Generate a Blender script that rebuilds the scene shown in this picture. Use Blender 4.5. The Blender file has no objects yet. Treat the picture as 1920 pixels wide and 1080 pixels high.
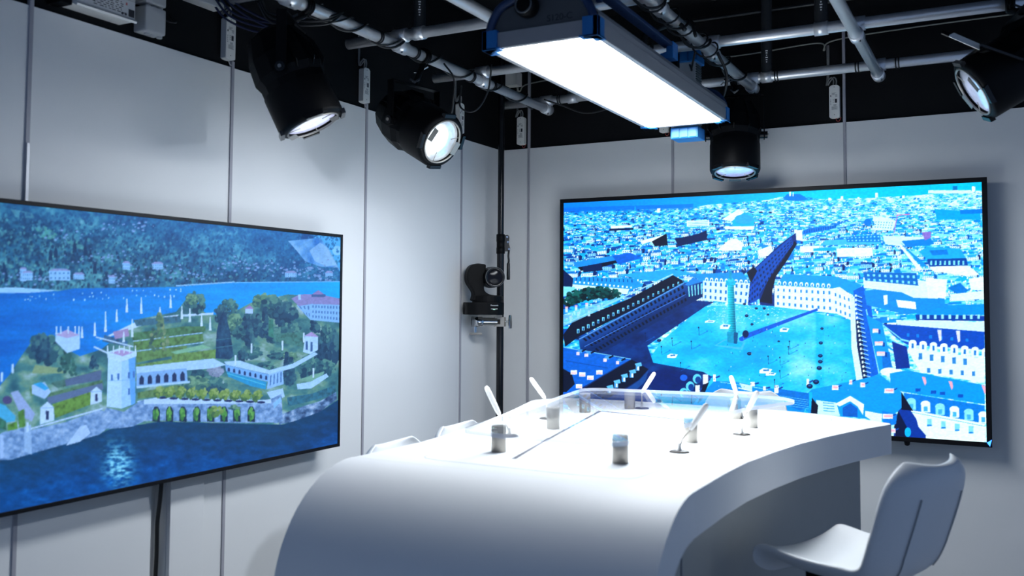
import bpy, bmesh, math, random
import numpy as np
from mathutils import Vector, Matrix
random.seed(7); RNG = np.random.default_rng(11)
S = bpy.context.scene; COL = S.collection
PI = math.pi
V = Vector

# ------------------------------------------------------------------ camera numbers (metres, z up, room corner at the origin)
F_PX, CY = 1730.3, 482.0
YAW, PITCH, ROLL = .4912, .0498, .0059
CAM = V((2.3838, -4.3311, 1.53))
_f = V((-math.sin(YAW)*math.cos(PITCH), math.cos(YAW)*math.cos(PITCH), math.sin(PITCH)))
_r0 = V((math.cos(YAW), math.sin(YAW), 0)); _u0 = _r0.cross(_f)
CR = _r0*math.cos(ROLL) + _u0*math.sin(ROLL); CU = -_r0*math.sin(ROLL) + _u0*math.cos(ROLL); CF = _f

# ------------------------------------------------------------------ materials
def nodes(name):
    m = bpy.data.materials.new(name); m.use_nodes = True
    return m, m.node_tree, m.node_tree.nodes['Principled BSDF']
def mat(name, col, rough=.5, metal=0., noise=.04, scale=30., spec=.5, bump=0., coat=0.):
    m, t, b = nodes(name)
    tc = t.nodes.new('ShaderNodeTexCoord'); n = t.nodes.new('ShaderNodeTexNoise'); n.inputs['Scale'].default_value = scale
    t.links.new(tc.outputs['Object'], n.inputs['Vector'])
    mr = t.nodes.new('ShaderNodeMapRange'); mr.inputs['To Min'].default_value = 1-noise; mr.inputs['To Max'].default_value = 1+noise
    t.links.new(n.outputs['Fac'], mr.inputs['Value'])
    mx = t.nodes.new('ShaderNodeMix'); mx.data_type = 'RGBA'; mx.blend_type = 'MULTIPLY'; mx.inputs['Factor'].default_value = 1
    mx.inputs['A'].default_value = (*col, 1); t.links.new(mr.outputs['Result'], mx.inputs['B'])
    t.links.new(mx.outputs['Result'], b.inputs['Base Color'])
    b.inputs['Roughness'].default_value = rough; b.inputs['Metallic'].default_value = metal
    b.inputs['Specular IOR Level'].default_value = spec; b.inputs['Coat Weight'].default_value = coat
    if bump:
        bp = t.nodes.new('ShaderNodeBump'); bp.inputs['Strength'].default_value = bump; bp.inputs['Distance'].default_value = .002
        t.links.new(n.outputs['Fac'], bp.inputs['Height']); t.links.new(bp.outputs['Normal'], b.inputs['Normal'])
    return m
def emit(name, col, strength, base=(.8, .8, .8)):
    m, t, b = nodes(name)
    b.inputs['Base Color'].default_value = (*base, 1); b.inputs['Emission Color'].default_value = (*col, 1)
    b.inputs['Emission Strength'].default_value = strength; b.inputs['Roughness'].default_value = .4
    return m
def lens_mat(name, col, strength, off, width):          # a lit lamp lens: bright spot of the lamp inside, cell pattern of the lens glass
    m, t, b = nodes(name)
    tc = t.nodes.new('ShaderNodeTexCoord')
    vo = t.nodes.new('ShaderNodeTexVoronoi'); vo.inputs['Scale'].default_value = 60
    t.links.new(tc.outputs['Object'], vo.inputs['Vector'])
    d = t.nodes.new('ShaderNodeVectorMath'); d.operation = 'DISTANCE'; d.inputs[1].default_value = off
    t.links.new(tc.outputs['Object'], d.inputs[0])
    mr = t.nodes.new('ShaderNodeMapRange'); mr.interpolation_type = 'SMOOTHSTEP'
    mr.inputs['From Min'].default_value = width*.55; mr.inputs['From Max'].default_value = width
    mr.inputs['To Min'].default_value = strength; mr.inputs['To Max'].default_value = strength*.12
    t.links.new(d.outputs['Value'], mr.inputs['Value'])
    mu = t.nodes.new('ShaderNodeMath'); mu.operation = 'MULTIPLY_ADD'; mu.inputs[1].default_value = .35; mu.inputs[2].default_value = .8
    t.links.new(vo.outputs['Distance'], mu.inputs[0])
    m2 = t.nodes.new('ShaderNodeMath'); m2.operation = 'MULTIPLY'
    t.links.new(mr.outputs['Result'], m2.inputs[0]); t.links.new(mu.outputs[0], m2.inputs[1])
    t.links.new(m2.outputs[0], b.inputs['Emission Strength'])
    b.inputs['Emission Color'].default_value = (*col, 1); b.inputs['Base Color'].default_value = (.75, .78, .82, 1)
    b.inputs['Roughness'].default_value = .12; b.inputs['Metallic'].default_value = .6
    return m
def glass_mat(name):
    m, t, b = nodes(name)
    o = t.nodes['Material Output']; t.nodes.remove(b)               # clear sheet: straight-through light plus Fresnel reflection
    tr = t.nodes.new('ShaderNodeBsdfTransparent'); tr.inputs['Color'].default_value = (.965, .975, .985, 1)
    g = t.nodes.new('ShaderNodeBsdfGlossy'); g.inputs['Roughness'].default_value = .02
    lw = t.nodes.new('ShaderNodeLayerWeight'); lw.inputs['Blend'].default_value = .5
    pw = t.nodes.new('ShaderNodeMath'); pw.operation = 'POWER'; pw.inputs[1].default_value = 5; t.links.new(lw.outputs['Facing'], pw.inputs[0])
    fr = t.nodes.new('ShaderNodeMath'); fr.operation = 'MULTIPLY_ADD'; fr.inputs[1].default_value = .74; fr.inputs[2].default_value = .02; t.links.new(pw.outputs[0], fr.inputs[0])
    mx = t.nodes.new('ShaderNodeMixShader'); t.links.new(fr.outputs[0], mx.inputs['Fac']); t.links.new(tr.outputs[0], mx.inputs[1]); t.links.new(g.outputs[0], mx.inputs[2])
    t.links.new(mx.outputs[0], o.inputs['Surface'])
    return m
def screen_mat(name, strength):
    m, t, b = nodes(name)
    a = t.nodes.new('ShaderNodeAttribute'); a.attribute_name = 'picture'
    t.links.new(a.outputs['Color'], b.inputs['Emission Color']); b.inputs['Emission Strength'].default_value = strength
    b.inputs['Base Color'].default_value = (.008, .010, .016, 1); b.inputs['Roughness'].default_value = .6; b.inputs['Specular IOR Level'].default_value = .2
    return m

M = dict(
    panel=mat('white_wall_panel', (.71, .71, .705), .55, 0, .02, 3),
    black_wall=mat('black_wall_paint', (.004, .004, .0045), .8, 0, .1, 8, .2),
    ceil=mat('black_ceiling_paint', (.005, .005, .006), .85, 0, .1, 8, .2),
    floor=mat('pale_grey_vinyl_floor', (.42, .41, .40), .6, 0, .15, 120, .2),
    seam=mat('satin_aluminium_profile', (.34, .335, .37), .5, .0, .03, 60),
    strip=mat('frosted_strip_cover', (.52, .53, .56), .35, .2, .03, 60),
    alu=mat('brushed_aluminium', (.74, .74, .75), .32, .55, .06, 90, .5, .05),
    chrome=mat('polished_chrome', (.72, .72, .72), .12, 1, .03, 40),
    steel=mat('satin_steel', (.36, .335, .30), .38, .7, .05, 80),
    darksteel=mat('dark_bronze_steel', (.040, .034, .030), .5, 0, .05, 80, .15),
    black=mat('black_painted_metal', (.003, .003, .0035), .5, 0, .1, 30, .12),
    blackgloss=mat('black_gloss_plastic', (.006, .006, .007), .25, 0, .05, 30, .4),
    rubber=mat('black_rubber_cable', (.008, .008, .009), .5, 0, .1, 60),
    navy=mat('navy_cable_jacket', (.006, .01, .05), .45, 0, .1, 60),
    bluepl=mat('blue_plastic_guard', (.012, .16, .46), .4, 0, .04, 40),
    bluedk=mat('dark_blue_painted_steel', (.008, .03, .10), .45, 0, .05, 40),
    greyhouse=mat('grey_lamp_housing', (.11, .115, .12), .45, .4, .05, 40),
    silverhouse=mat('silver_lamp_housing', (.34, .34, .35), .42, .2, .05, 40),
    solid=mat('white_solid_surface', (.82, .82, .82), .5, 0, .015, 6, .3),
    joint=mat('grey_joint_line', (.50, .51, .54), .6, 0, .03, 40),
    slot=mat('perforated_dark_strip', (.10, .10, .12), .6, 0, .5, 160),
    pedestal=mat('pale_grey_laminate', (.34, .35, .34), .6, 0, .03, 10),
    leather=mat('white_leatherette', (.70, .71, .72), .42, 0, .03, 160, .5, .12),
    seamdark=mat('stitched_seam_grey', (.22, .24, .26), .7, 0, .05, 200),
    offwhite=mat('off_white_plastic', (.78, .77, .73), .5, 0, .03, 40),
    greybox=mat('pale_grey_plastic', (.48, .49, .49), .5, 0, .03, 40),
    label=mat('silver_grey_label', (.60, .61, .61), .5, 0, .05, 60),
    ink=mat('dark_print_ink', (.03, .03, .035), .6, 0, .05, 40),
    inkgrey=mat('grey_print_ink', (.22, .22, .22), .6, 0, .05, 40),
    redink=mat('red_print_ink', (.55, .08, .07), .6, 0, .05, 40),
    greycable=mat('grey_cable_jacket', (.20, .20, .20), .5, 0, .05, 60),
    beigecable=mat('beige_cable_jacket', (.30, .30, .25), .5, 0, .05, 60),
    micwhite=mat('white_microphone_shell', (.66, .65, .63), .45, 0, .03, 200),
    bezel=mat('black_screen_bezel', (.004, .004, .006), .5, 0, .05, 40, .2),
    lensglass=mat('dark_lens_glass', (.008, .008, .012), .12, 0, .02, 40, .15),
    whitemark=mat('white_print', (.75, .75, .75), .5, 0, .02, 40),
    lever=mat('black_lever_plastic', (.01, .01, .011), .35, 0, .05, 40),
    hanger=mat('dark_grey_tube', (.03, .032, .034), .4, .2, .1, 40),
    woodtan=mat('tan_tab', (.10, .095, .085), .6, 0, .05, 60),
)
M['glass'] = glass_mat('clear_acrylic')
def edge_mat():
    m, t, b = nodes('polished_acrylic_edge'); b.inputs['Base Color'].default_value = (.80, .83, .92, 1); b.inputs['Roughness'].default_value = .25
    o = t.nodes['Material Output']; tr = t.nodes.new('ShaderNodeBsdfTransparent'); mx = t.nodes.new('ShaderNodeMixShader'); mx.inputs['Fac'].default_value = .6
    t.links.new(tr.outputs[0], mx.inputs[1]); t.links.new(b.outputs[0], mx.inputs[2]); t.links.new(mx.outputs[0], o.inputs['Surface']); return m
M['glassedge'] = edge_mat()
M['green_led'] = emit('green_status_light', (.05, 1, .4), .8)
M['blue_glint'] = emit('blue_sticker_glint', (.02, .12, 1), 2.0)  # glow stands in for a blue reflection, no lamp there

# ------------------------------------------------------------------ mesh builder
class MB:
    def __init__(s): s.v = []; s.f = []; s.sm = []
    def add(s, vs, fs, smooth=False):
        o = len(s.v); s.v += [tuple(p) for p in vs]; s.f += [tuple(i+o for i in f) for f in fs]; s.sm += [smooth]*len(fs); return s
    def box(s, lo, hi, bev=0., M4=None):
        bm = bmesh.new(); bmesh.ops.create_cube(bm, size=1)
        lo = V(lo); hi = V(hi); c = (lo+hi)/2; d = hi-lo
        for v in bm.verts: v.co = V((v.co.x*d.x, v.co.y*d.y, v.co.z*d.z)) + c
        if bev: bmesh.ops.bevel(bm, geom=bm.edges[:], offset=bev, segments=2, profile=.6, affect='EDGES')
        return s.bm(bm, M4)
    def bm(s, bm, M4=None, smooth=False):
        if M4: bmesh.ops.transform(bm, matrix=M4, verts=bm.verts[:])
        bmesh.ops.recalc_face_normals(bm, faces=bm.faces[:])
        bm.verts.index_update(); vs = [v.co.copy() for v in bm.verts]; fs = [[v.index for v in f.verts] for f in bm.faces]; bm.free()
        return s.add(vs, fs, smooth)
    def cyl(s, a, b, r, r2=None, n=24, cap=True, smooth=True):
        r2 = r if r2 is None else r2
        return s.lathe(a, (V(b)-V(a)), [(r, 0), (r2, (V(b)-V(a)).length)], n, cap, smooth)
    def lathe(s, org, axis, prof, n=32, cap=True, smooth=True):
        org = V(org); ax = V(axis).normalized()
        x = ax.orthogonal().normalized(); y = ax.cross(x)
        vs = []; fs = []
        for r, h in prof:
            for k in range(n):
                a = 2*PI*k/n; vs.append(org + ax*h + (x*math.cos(a)+y*math.sin(a))*max(r, 1e-5))
        m = len(prof)
        for i in range(m-1):
            for k in range(n):
                k2 = (k+1) % n; fs.append((i*n+k, i*n+k2, (i+1)*n+k2, (i+1)*n+k))
        s.add(vs, fs, smooth)
        if cap:
            s.add(vs[:n], [tuple(range(n))[::-1]]); s.add(vs[-n:], [tuple(range(n))])
        return s
    def tube(s, pts, r, n=8, close=False):
        pts = [V(p) for p in pts]; m = len(pts); vs = []; fs = []; up = None
        for i, p in enumerate(pts):
            if close: d = pts[(i+1) % m]-pts[i-1]
            else: d = pts[min(i+1, m-1)]-pts[max(i-1, 0)]
            if d.length < 1e-9: d = V((0, 0, 1))
            d.normalize()
            if up is None: up = d.orthogonal().normalized()
            up = (up - d*up.dot(d)).normalized(); w = d.cross(up)
            for k in range(n):
                a = 2*PI*k/n; vs.append(p + (up*math.cos(a)+w*math.sin(a))*r)
        for i in range(m if close else m-1):
            j = (i+1) % m
            for k in range(n):
                k2 = (k+1) % n; fs.append((i*n+k, i*n+k2, j*n+k2, j*n+k))
        if not close: fs += [tuple(range(n))[::-1], tuple(range((m-1)*n, m*n))]
        return s.add(vs, fs, True)
    def ring(s, c, axis, R, r, n=32, m=8):
        ax = V(axis).normalized(); x = ax.orthogonal().normalized(); y = ax.cross(x)
        return s.tube([V(c)+(x*math.cos(2*PI*k/n)+y*math.sin(2*PI*k/n))*R for k in range(n)], r, m, True)
    def prism(s, poly, org, ex, ey, ez, depth, bev=0., smooth=False):   # polygon in (ex, ey), extruded along ez
        bm = bmesh.new(); org = V(org); ex = V(ex); ey = V(ey); ez = V(ez)
        vs = [bm.verts.new(org+ex*a+ey*b) for a, b in poly]; f = bm.faces.new(vs)
        r = bmesh.ops.extrude_face_region(bm, geom=[f])
        for e in r['geom']:
            if isinstance(e, bmesh.types.BMVert): e.co += ez*depth
        bmesh.ops.recalc_face_normals(bm, faces=bm.faces[:])
        if bev:
            es = [e for e in bm.edges if len(e.link_faces) == 2 and e.calc_face_angle(0) > .6]
            bmesh.ops.bevel(bm, geom=es, offset=bev, segments=2, profile=.6, affect='EDGES')
        return s.bm(bm, None, smooth)
    def build(s, name, m, parent=None, subsurf=0):
        me = bpy.data.meshes.new(name); off = V((0, 0, 0))
        if parent is not None:
            q = parent
            while q is not None: off += q.location; q = q.parent
        me.from_pydata([V(p)-off for p in s.v], [], s.f); me.update()
        me.polygons.foreach_set('use_smooth', s.sm)
        me.materials.append(m if not isinstance(m, str) else M[m])
        o = bpy.data.objects.new(name, me); COL.objects.link(o)
        if parent is not None: o.parent = parent
        if subsurf:
            md = o.modifiers.new('smooth', 'SUBSURF'); md.levels = md.render_levels = subsurf
        return o

def tag(o, label, cat, group=None, kind=None):
    o['label'] = label
    if cat: o['category'] = cat
    if group: o['group'] = group
    if kind: o['kind'] = kind
    return o
def thing(name, label, cat, loc=(0, 0, 0), group=None):
    o = bpy.data.objects.new(name, None); o.empty_display_size = .1; COL.objects.link(o); o.location = loc
    return tag(o, label, cat, group)
def struct(name, mb, m, label):
    o = mb.build(name, m); o['kind'] = 'structure'; o['label'] = label; return o
def dup(root, loc, rz=0, label=None):
    r = root.copy(); COL.objects.link(r); r.location = loc; r.rotation_euler = (0, 0, rz)
    if label: r['label'] = label
    for ch in root.children:
        c = ch.copy(); COL.objects.link(c); c.parent = r
        for g in ch.children:
            d = g.copy(); COL.objects.link(d); d.parent = c
    return r
def spline(pts, n=8):                                     # Catmull-Rom through pts
    P = [V(p) for p in pts]; P = [P[0]*2-P[1]] + P + [P[-1]*2-P[-2]]; out = []
    for i in range(1, len(P)-2):
        for k in range(n):
            t = k/n; a, b, c, d = P[i-1], P[i], P[i+1], P[i+2]
            out.append(.5*((2*b)+(c-a)*t+(2*a-5*b+4*c-d)*t*t+(3*b-a-3*c+d)*t**3))
    out.append(P[-2]); return out
def rounded(poly, r, n=5):                                # rounds the corners of a 2-D polygon; r one number or one per corner
    out = []; m = len(poly)
    for i in range(m):
        p = V(poly[i]); a = V(poly[i-1]); b = V(poly[(i+1) % m]); rr = r[i] if isinstance(r, (list, tuple)) else r
        if rr <= 0: out.append(tuple(p)); continue
        da = (a-p); db = (b-p); k = min(rr, da.length*.45, db.length*.45); A = p+da.normalized()*k; B = p+db.normalized()*k
        for j in range(n+1):
            t = j/n; out.append(tuple(A*(1-t)**2+p*2*t*(1-t)+B*t*t))
    return out
def lettering(text, size, org, ex, ey, m, parent, name='lettering', depth=.0004):
    c = bpy.data.curves.new(name, 'FONT'); c.body = text; c.size = size; c.extrude = depth; c.align_x = 'CENTER'; c.align_y = 'CENTER'
    c.materials.append(M[m]); o = bpy.data.objects.new(name, c); COL.objects.link(o)
    ex = V(ex).normalized(); ez = ex.cross(V(ey)).normalized(); ey = ez.cross(ex)
    mt = Matrix((ex, ey, ez)).transposed().to_4x4(); off = V((0, 0, 0)); q = parent
    while q is not None: off += q.location; q = q.parent
    mt.translation = V(org)-off
    bpy.context.view_layer.update(); me = bpy.data.meshes.new_from_object(o.evaluated_get(bpy.context.evaluated_depsgraph_get()))
    me.transform(mt); me.materials.clear(); me.materials.append(M[m]); bpy.data.objects.remove(o)
    o = bpy.data.objects.new(name, me); COL.objects.link(o); o.parent = parent
    return o
# ================================================================== ROOM SHELL
ZT = 2.351                                                            # top of the white panels
struct('floor', MB().box((-.3, -5.2, -.1), (4.2, .3, 0)), 'floor', 'pale grey studio floor')
struct('ceiling', MB().box((-.3, -5.2, 3.0), (4.2, .3, 3.1)), 'ceil', 'black studio ceiling above the pipe grid')
struct('wall_left', MB().box((-.3, -5.2, 0), (-.075, .3, 3.0)).box((-.075, -5.2, ZT-.02), (-.012, .012, 3.0)), 'black_wall', 'black left wall showing above its white panels')
struct('wall_back', MB().box((-.075, .075, 0), (4.2, .3, 3.0)).box((-.012, .012, ZT-.02), (4.2, .075, 3.0)), 'black_wall', 'black back wall showing above its white panels')
LS = [-5.2, -3.49, -2.7287, -1.9680, -1.1953, -.4165, 0]              # panel joints on the left wall
for i in range(len(LS)-1):
    a, b = LS[i]+.004, LS[i+1]-.004
    if i == 5: b = 0
    mb = MB()
    if i == 2:                                                        # slot for the screen cable and a raised duct cover beside it
        mb.box((-.07, a, 0), (0, -2.272, ZT)).box((-.07, -2.212, 0), (0, b, ZT)).box((-.07, -2.272, 1.3), (0, -2.212, ZT)).box((-.072, -2.272, 0), (-.055, -2.212, 1.3))
        mb.box((0, -2.210, 0), (.016, -2.070, 1.20), .002)
    else: mb.box((-.07, a, 0), (0, b, ZT), .001)
    o = struct('wall_panel', mb, 'panel', 'white panel of the left wall' if i not in (2, 5) else ('white left-wall panel with the cable slot under the lake screen' if i == 2 else 'narrow white left-wall panel next to the room corner'))
BS = [0, .1653, .9572, 1.7584, 2.56, 3.36, 4.2]
for i in range(len(BS)-1):
    struct('wall_panel', MB().box((BS[i]+(.004 if i else 0), 0, 0), (BS[i+1]-.004, .07, ZT), .001), 'panel', 'white panel of the back wall')
n = 0
for y in LS[1:-1]:
    n += 1
    top = 3.0 if y < -2.5 else 2.372
    struct('trim_%d' % n, MB().box((-.008, y-.0062, 0), (.005, y+.0062, top), .001), 'seam', 'slim aluminium light profile between two left-wall panels')
for x in BS[1:-1]:
    n += 1
    struct('trim_%d' % n, MB().box((x-.0062, -.005, 0), (x+.0062, .008, 2.80), .001), 'seam', 'slim aluminium light profile between two back-wall panels')
tag(MB().box((.0051, -2.7335, 1.74), (.009, -2.7240, 1.965), .001).build('light_strip_cover', 'strip'), 'short loose length of shiny strip cover on the wall profile above the lake screen', 'strip cover')

# ================================================================== PIPE GRID under the ceiling
R_P = .021; ZX, ZY = 2.551, 2.509
def pipe(a, b, label):
    ax = (V(b)-V(a)).normalized(); L = (V(b)-V(a)).length
    mb = MB().lathe(a, ax, [(R_P-.003, .004), (R_P-.003, 0), (R_P, 0), (R_P, L), (R_P-.003, L), (R_P-.003, L-.004)], 28)
    return tag(mb.build('grid_pipe', 'alu'), label, 'pipe', 'pipes of the lighting grid')
PX = [(.356, 'A'), (.842, 'B'), (1.390, 'C'), (1.923, 'D')]
PY = [-2.076, -1.4536, -.826, -.179]
lx = ['aluminium grid pipe running along the left wall above two black spotlights', 'aluminium grid pipe that meets the glowing lamp panel at its near left corner',
      'aluminium grid pipe wrapped in black cables right of the lamp panel', 'aluminium grid pipe at upper right, free of lamps and cables']
for (x, _), l in zip(PX, lx): pipe((x, -4.6, ZY), (x, PY[3]+.03, ZY), l)
ly = ['aluminium cross pipe whose end just enters the top edge of the picture', 'aluminium cross pipe with an open end above the left wall, first spotlight beside it',
      'aluminium cross pipe ending just behind the second black spotlight', 'aluminium cross pipe nearest the back wall, holding the middle spotlight']
for y, l in zip(PY, ly): pipe((.102, y, ZX), (2.75, y, ZX), l)
def coupler(x, y, label):
    r = thing('pipe_coupler', label, 'pipe coupler', (x, y, ZX), 'couplers at the pipe crossings')
    MB().lathe((x-.030, y, ZX), (1, 0, 0), [(R_P+.0005, 0), (R_P+.006, 0), (R_P+.006, .06), (R_P+.0005, .06)], 24).build('upper_sleeve', 'alu', r)
    MB().lathe((x, y-.030, ZY), (0, 1, 0), [(R_P+.0005, 0), (R_P+.006, 0), (R_P+.006, .06), (R_P+.0005, .06)], 24).build('lower_sleeve', 'alu', r)
    MB().cyl((x+.012, y-.012, ZY-R_P-.008), (x+.012, y-.012, ZY-R_P+.004), .005, n=6).build('bolt', 'chrome', r)
names = {.356: 'left-wall pipe', .842: 'lamp panel pipe', 1.39: 'cable-wrapped pipe', 1.923: 'bare right pipe'}
rows = ['nearest cross pipe', 'second cross pipe', 'third cross pipe', 'back cross pipe']
for x, _ in PX:
    for j, y in enumerate(PY):
        coupler(x, y, 'aluminium coupler joining the %s and the %s' % (names[x], rows[j]))
def hanger(x, y, label, z0=ZX):
    r = thing('ceiling_hanger', label, 'pipe hanger', (x, y, 3.0), 'dark tubes hanging the grid from the ceiling')
    MB().cyl((x, y, z0+R_P*.9), (x, y, 3.0), .024).build('tube', 'hanger', r)
    MB().lathe((x, y, z0+.16), (0, 0, 1), [(.0245, 0), (.028, .002), (.028, .010), (.0245, .012)], 24).build('ring', 'chrome', r)
    MB().lathe((x-.024, y, z0), (1, 0, 0), [(R_P+.0005, 0), (R_P+.005, 0), (R_P+.005, .048), (R_P+.0005, .048)], 24).build('sleeve', 'alu', r)
    mk = MB(); ang = math.atan2(CAM.y-y, CAM.x-x); d = V((math.cos(ang), math.sin(ang), 0)); w = V((-d.y, d.x, 0))
    for k in range(6):
        c = V((x, y, z0+.06+.010*k))+d*.0243; s_ = .0025+.0012*((k*7) % 3)
        mk.add([c-w*s_, c+w*s_, c+w*s_+V((0, 0, .005)), c-w*s_+V((0, 0, .005))], [(0, 1, 2, 3)])
    mk.build('printing', 'whitemark', r)
hanger(.44, PY[1], 'dark hanger tube above the second crossing of the left pipe')
hanger(.50, PY[3], 'dark hanger tube seen beside the lamp panel near the room corner')
hanger(1.455, PY[3], 'dark hanger tube above the middle spotlight')
hanger(1.80, PY[2], 'dark hanger tube with a silver ring left of the bare pipe')

# ================================================================== SCREENS
def screen(name, label, axis, lo, hi, front, bez, picture, res, strength, bump=False):
    """axis 'y': faces -y (back wall); axis 'x': faces +x (left wall)"""
    (a0, z0), (a1, z1) = lo, hi
    if axis == 'y': P = lambda a, d, z: V((a, -d, z))
    else: P = lambda a, d, z: V((d, a, z))
    def bx(mb, a0, a1, d0, d1, z0, z1, bev=0):
        p, q = P(a0, d0, z0), P(a1, d1, z1)
        return mb.box((min(p.x, q.x), min(p.y, q.y), z0), (max(p.x, q.x), max(p.y, q.y), z1), bev)
    root = thing(name, label, 'screen', P((a0+a1)/2, 0, z0))
    bx(MB(), a0, a1, front-.035, front-.006, z0, z1, .003).build('housing', 'bezel', root)
    fr = MB(); bx(fr, a0, a1, front-.006, front, z0, z0+bez, .001); bx(fr, a0, a1, front-.006, front, z1-bez, z1, .001)
    bx(fr, a0, a0+bez, front-.006, front, z0+bez, z1-bez, .001); bx(fr, a1-bez, a1, front-.006, front, z0+bez, z1-bez, .001)
    fb = fr.build('bezel', 'bezel', root)
    if bump:
        c = P(a0+(a1-a0)*.835, front-.012, z0-.004); MB().lathe(c+V((0, 0, -.014)), (0, 0, 1), [(.004, 0), (.010, .004), (.012, .016)], 16).build('sensor', 'bezel', root)
        c = P(a1-.010, front+.0006, z0+.016); e = P(1, 0, 0)-P(0, 0, 0)
        MB().add([c-e*.009+V((0, 0, .003)), c+e*.009+V((0, 0, .016)), c+e*.002+V((0, 0, -.012))], [(0, 1, 2), (2, 1, 0)]).build('status_light_or_glint', 'blue_glint', fb)  # blue reflection on the corner sticker, made as a glowing triangle
    mc = MB(); ac = (a0+a1)/2; bx(mc, ac-.25, ac+.25, .001, .012, (z0+z1)/2-.15, (z0+z1)/2+.15, .002); bx(mc, ac-.22, ac-.18, .012, front-.035, (z0+z1)/2-.2, (z0+z1)/2+.2, .002); bx(mc, ac+.18, ac+.22, .012, front-.035, (z0+z1)/2-.2, (z0+z1)/2+.2, .002)
    mc.build('wall_bracket', 'black', root)
    # the picture: a fine grid of the screen surface with one colour per point
    W, H = res; u = np.linspace(0, 1, W); v = np.linspace(0, 1, H)
    A = a0+bez+(a1-a0-2*bez)*u; Z = z1-bez-(z1-z0-2*bez)*v
    AA, ZZ = np.meshgrid(A, Z); d = front-.003
    X = (AA, np.full_like(AA, -d)) if axis == 'y' else (np.full_like(AA, d), AA)
    co = np.stack([X[0]-root.location.x, X[1]-root.location.y, ZZ-root.location.z], -1).reshape(-1, 3)
    idx = np.arange(W*H).reshape(H, W)
    q = np.stack([idx[1:, :-1], idx[1:, 1:], idx[:-1, 1:], idx[:-1, :-1]], -1).reshape(-1)
    me = bpy.data.meshes.new('display'); nf = (W-1)*(H-1)
    me.vertices.add(W*H); me.vertices.foreach_set('co', co.astype(np.float32).ravel())
    me.loops.add(nf*4); me.loops.foreach_set('vertex_index', q.astype(np.int32))
    me.polygons.add(nf); me.polygons.foreach_set('loop_start', np.arange(0, nf*4, 4, dtype=np.int32))
    me.update(calc_edges=True)
    px = picture(axis, A, Z, d)
    lin = np.where(px <= .04045, px/12.92, ((px+.055)/1.055)**2.4)
    at = me.attributes.new('picture', 'FLOAT_COLOR', 'POINT')
    at.data.foreach_set('color', np.concatenate([lin.reshape(-1, 3), np.ones((W*H, 1))], 1).astype(np.float32).ravel())
    me.materials.append(screen_mat(name+'_picture', strength))
    o = bpy.data.objects.new('display', me); COL.objects.link(o); o.parent = root
    return root

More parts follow.
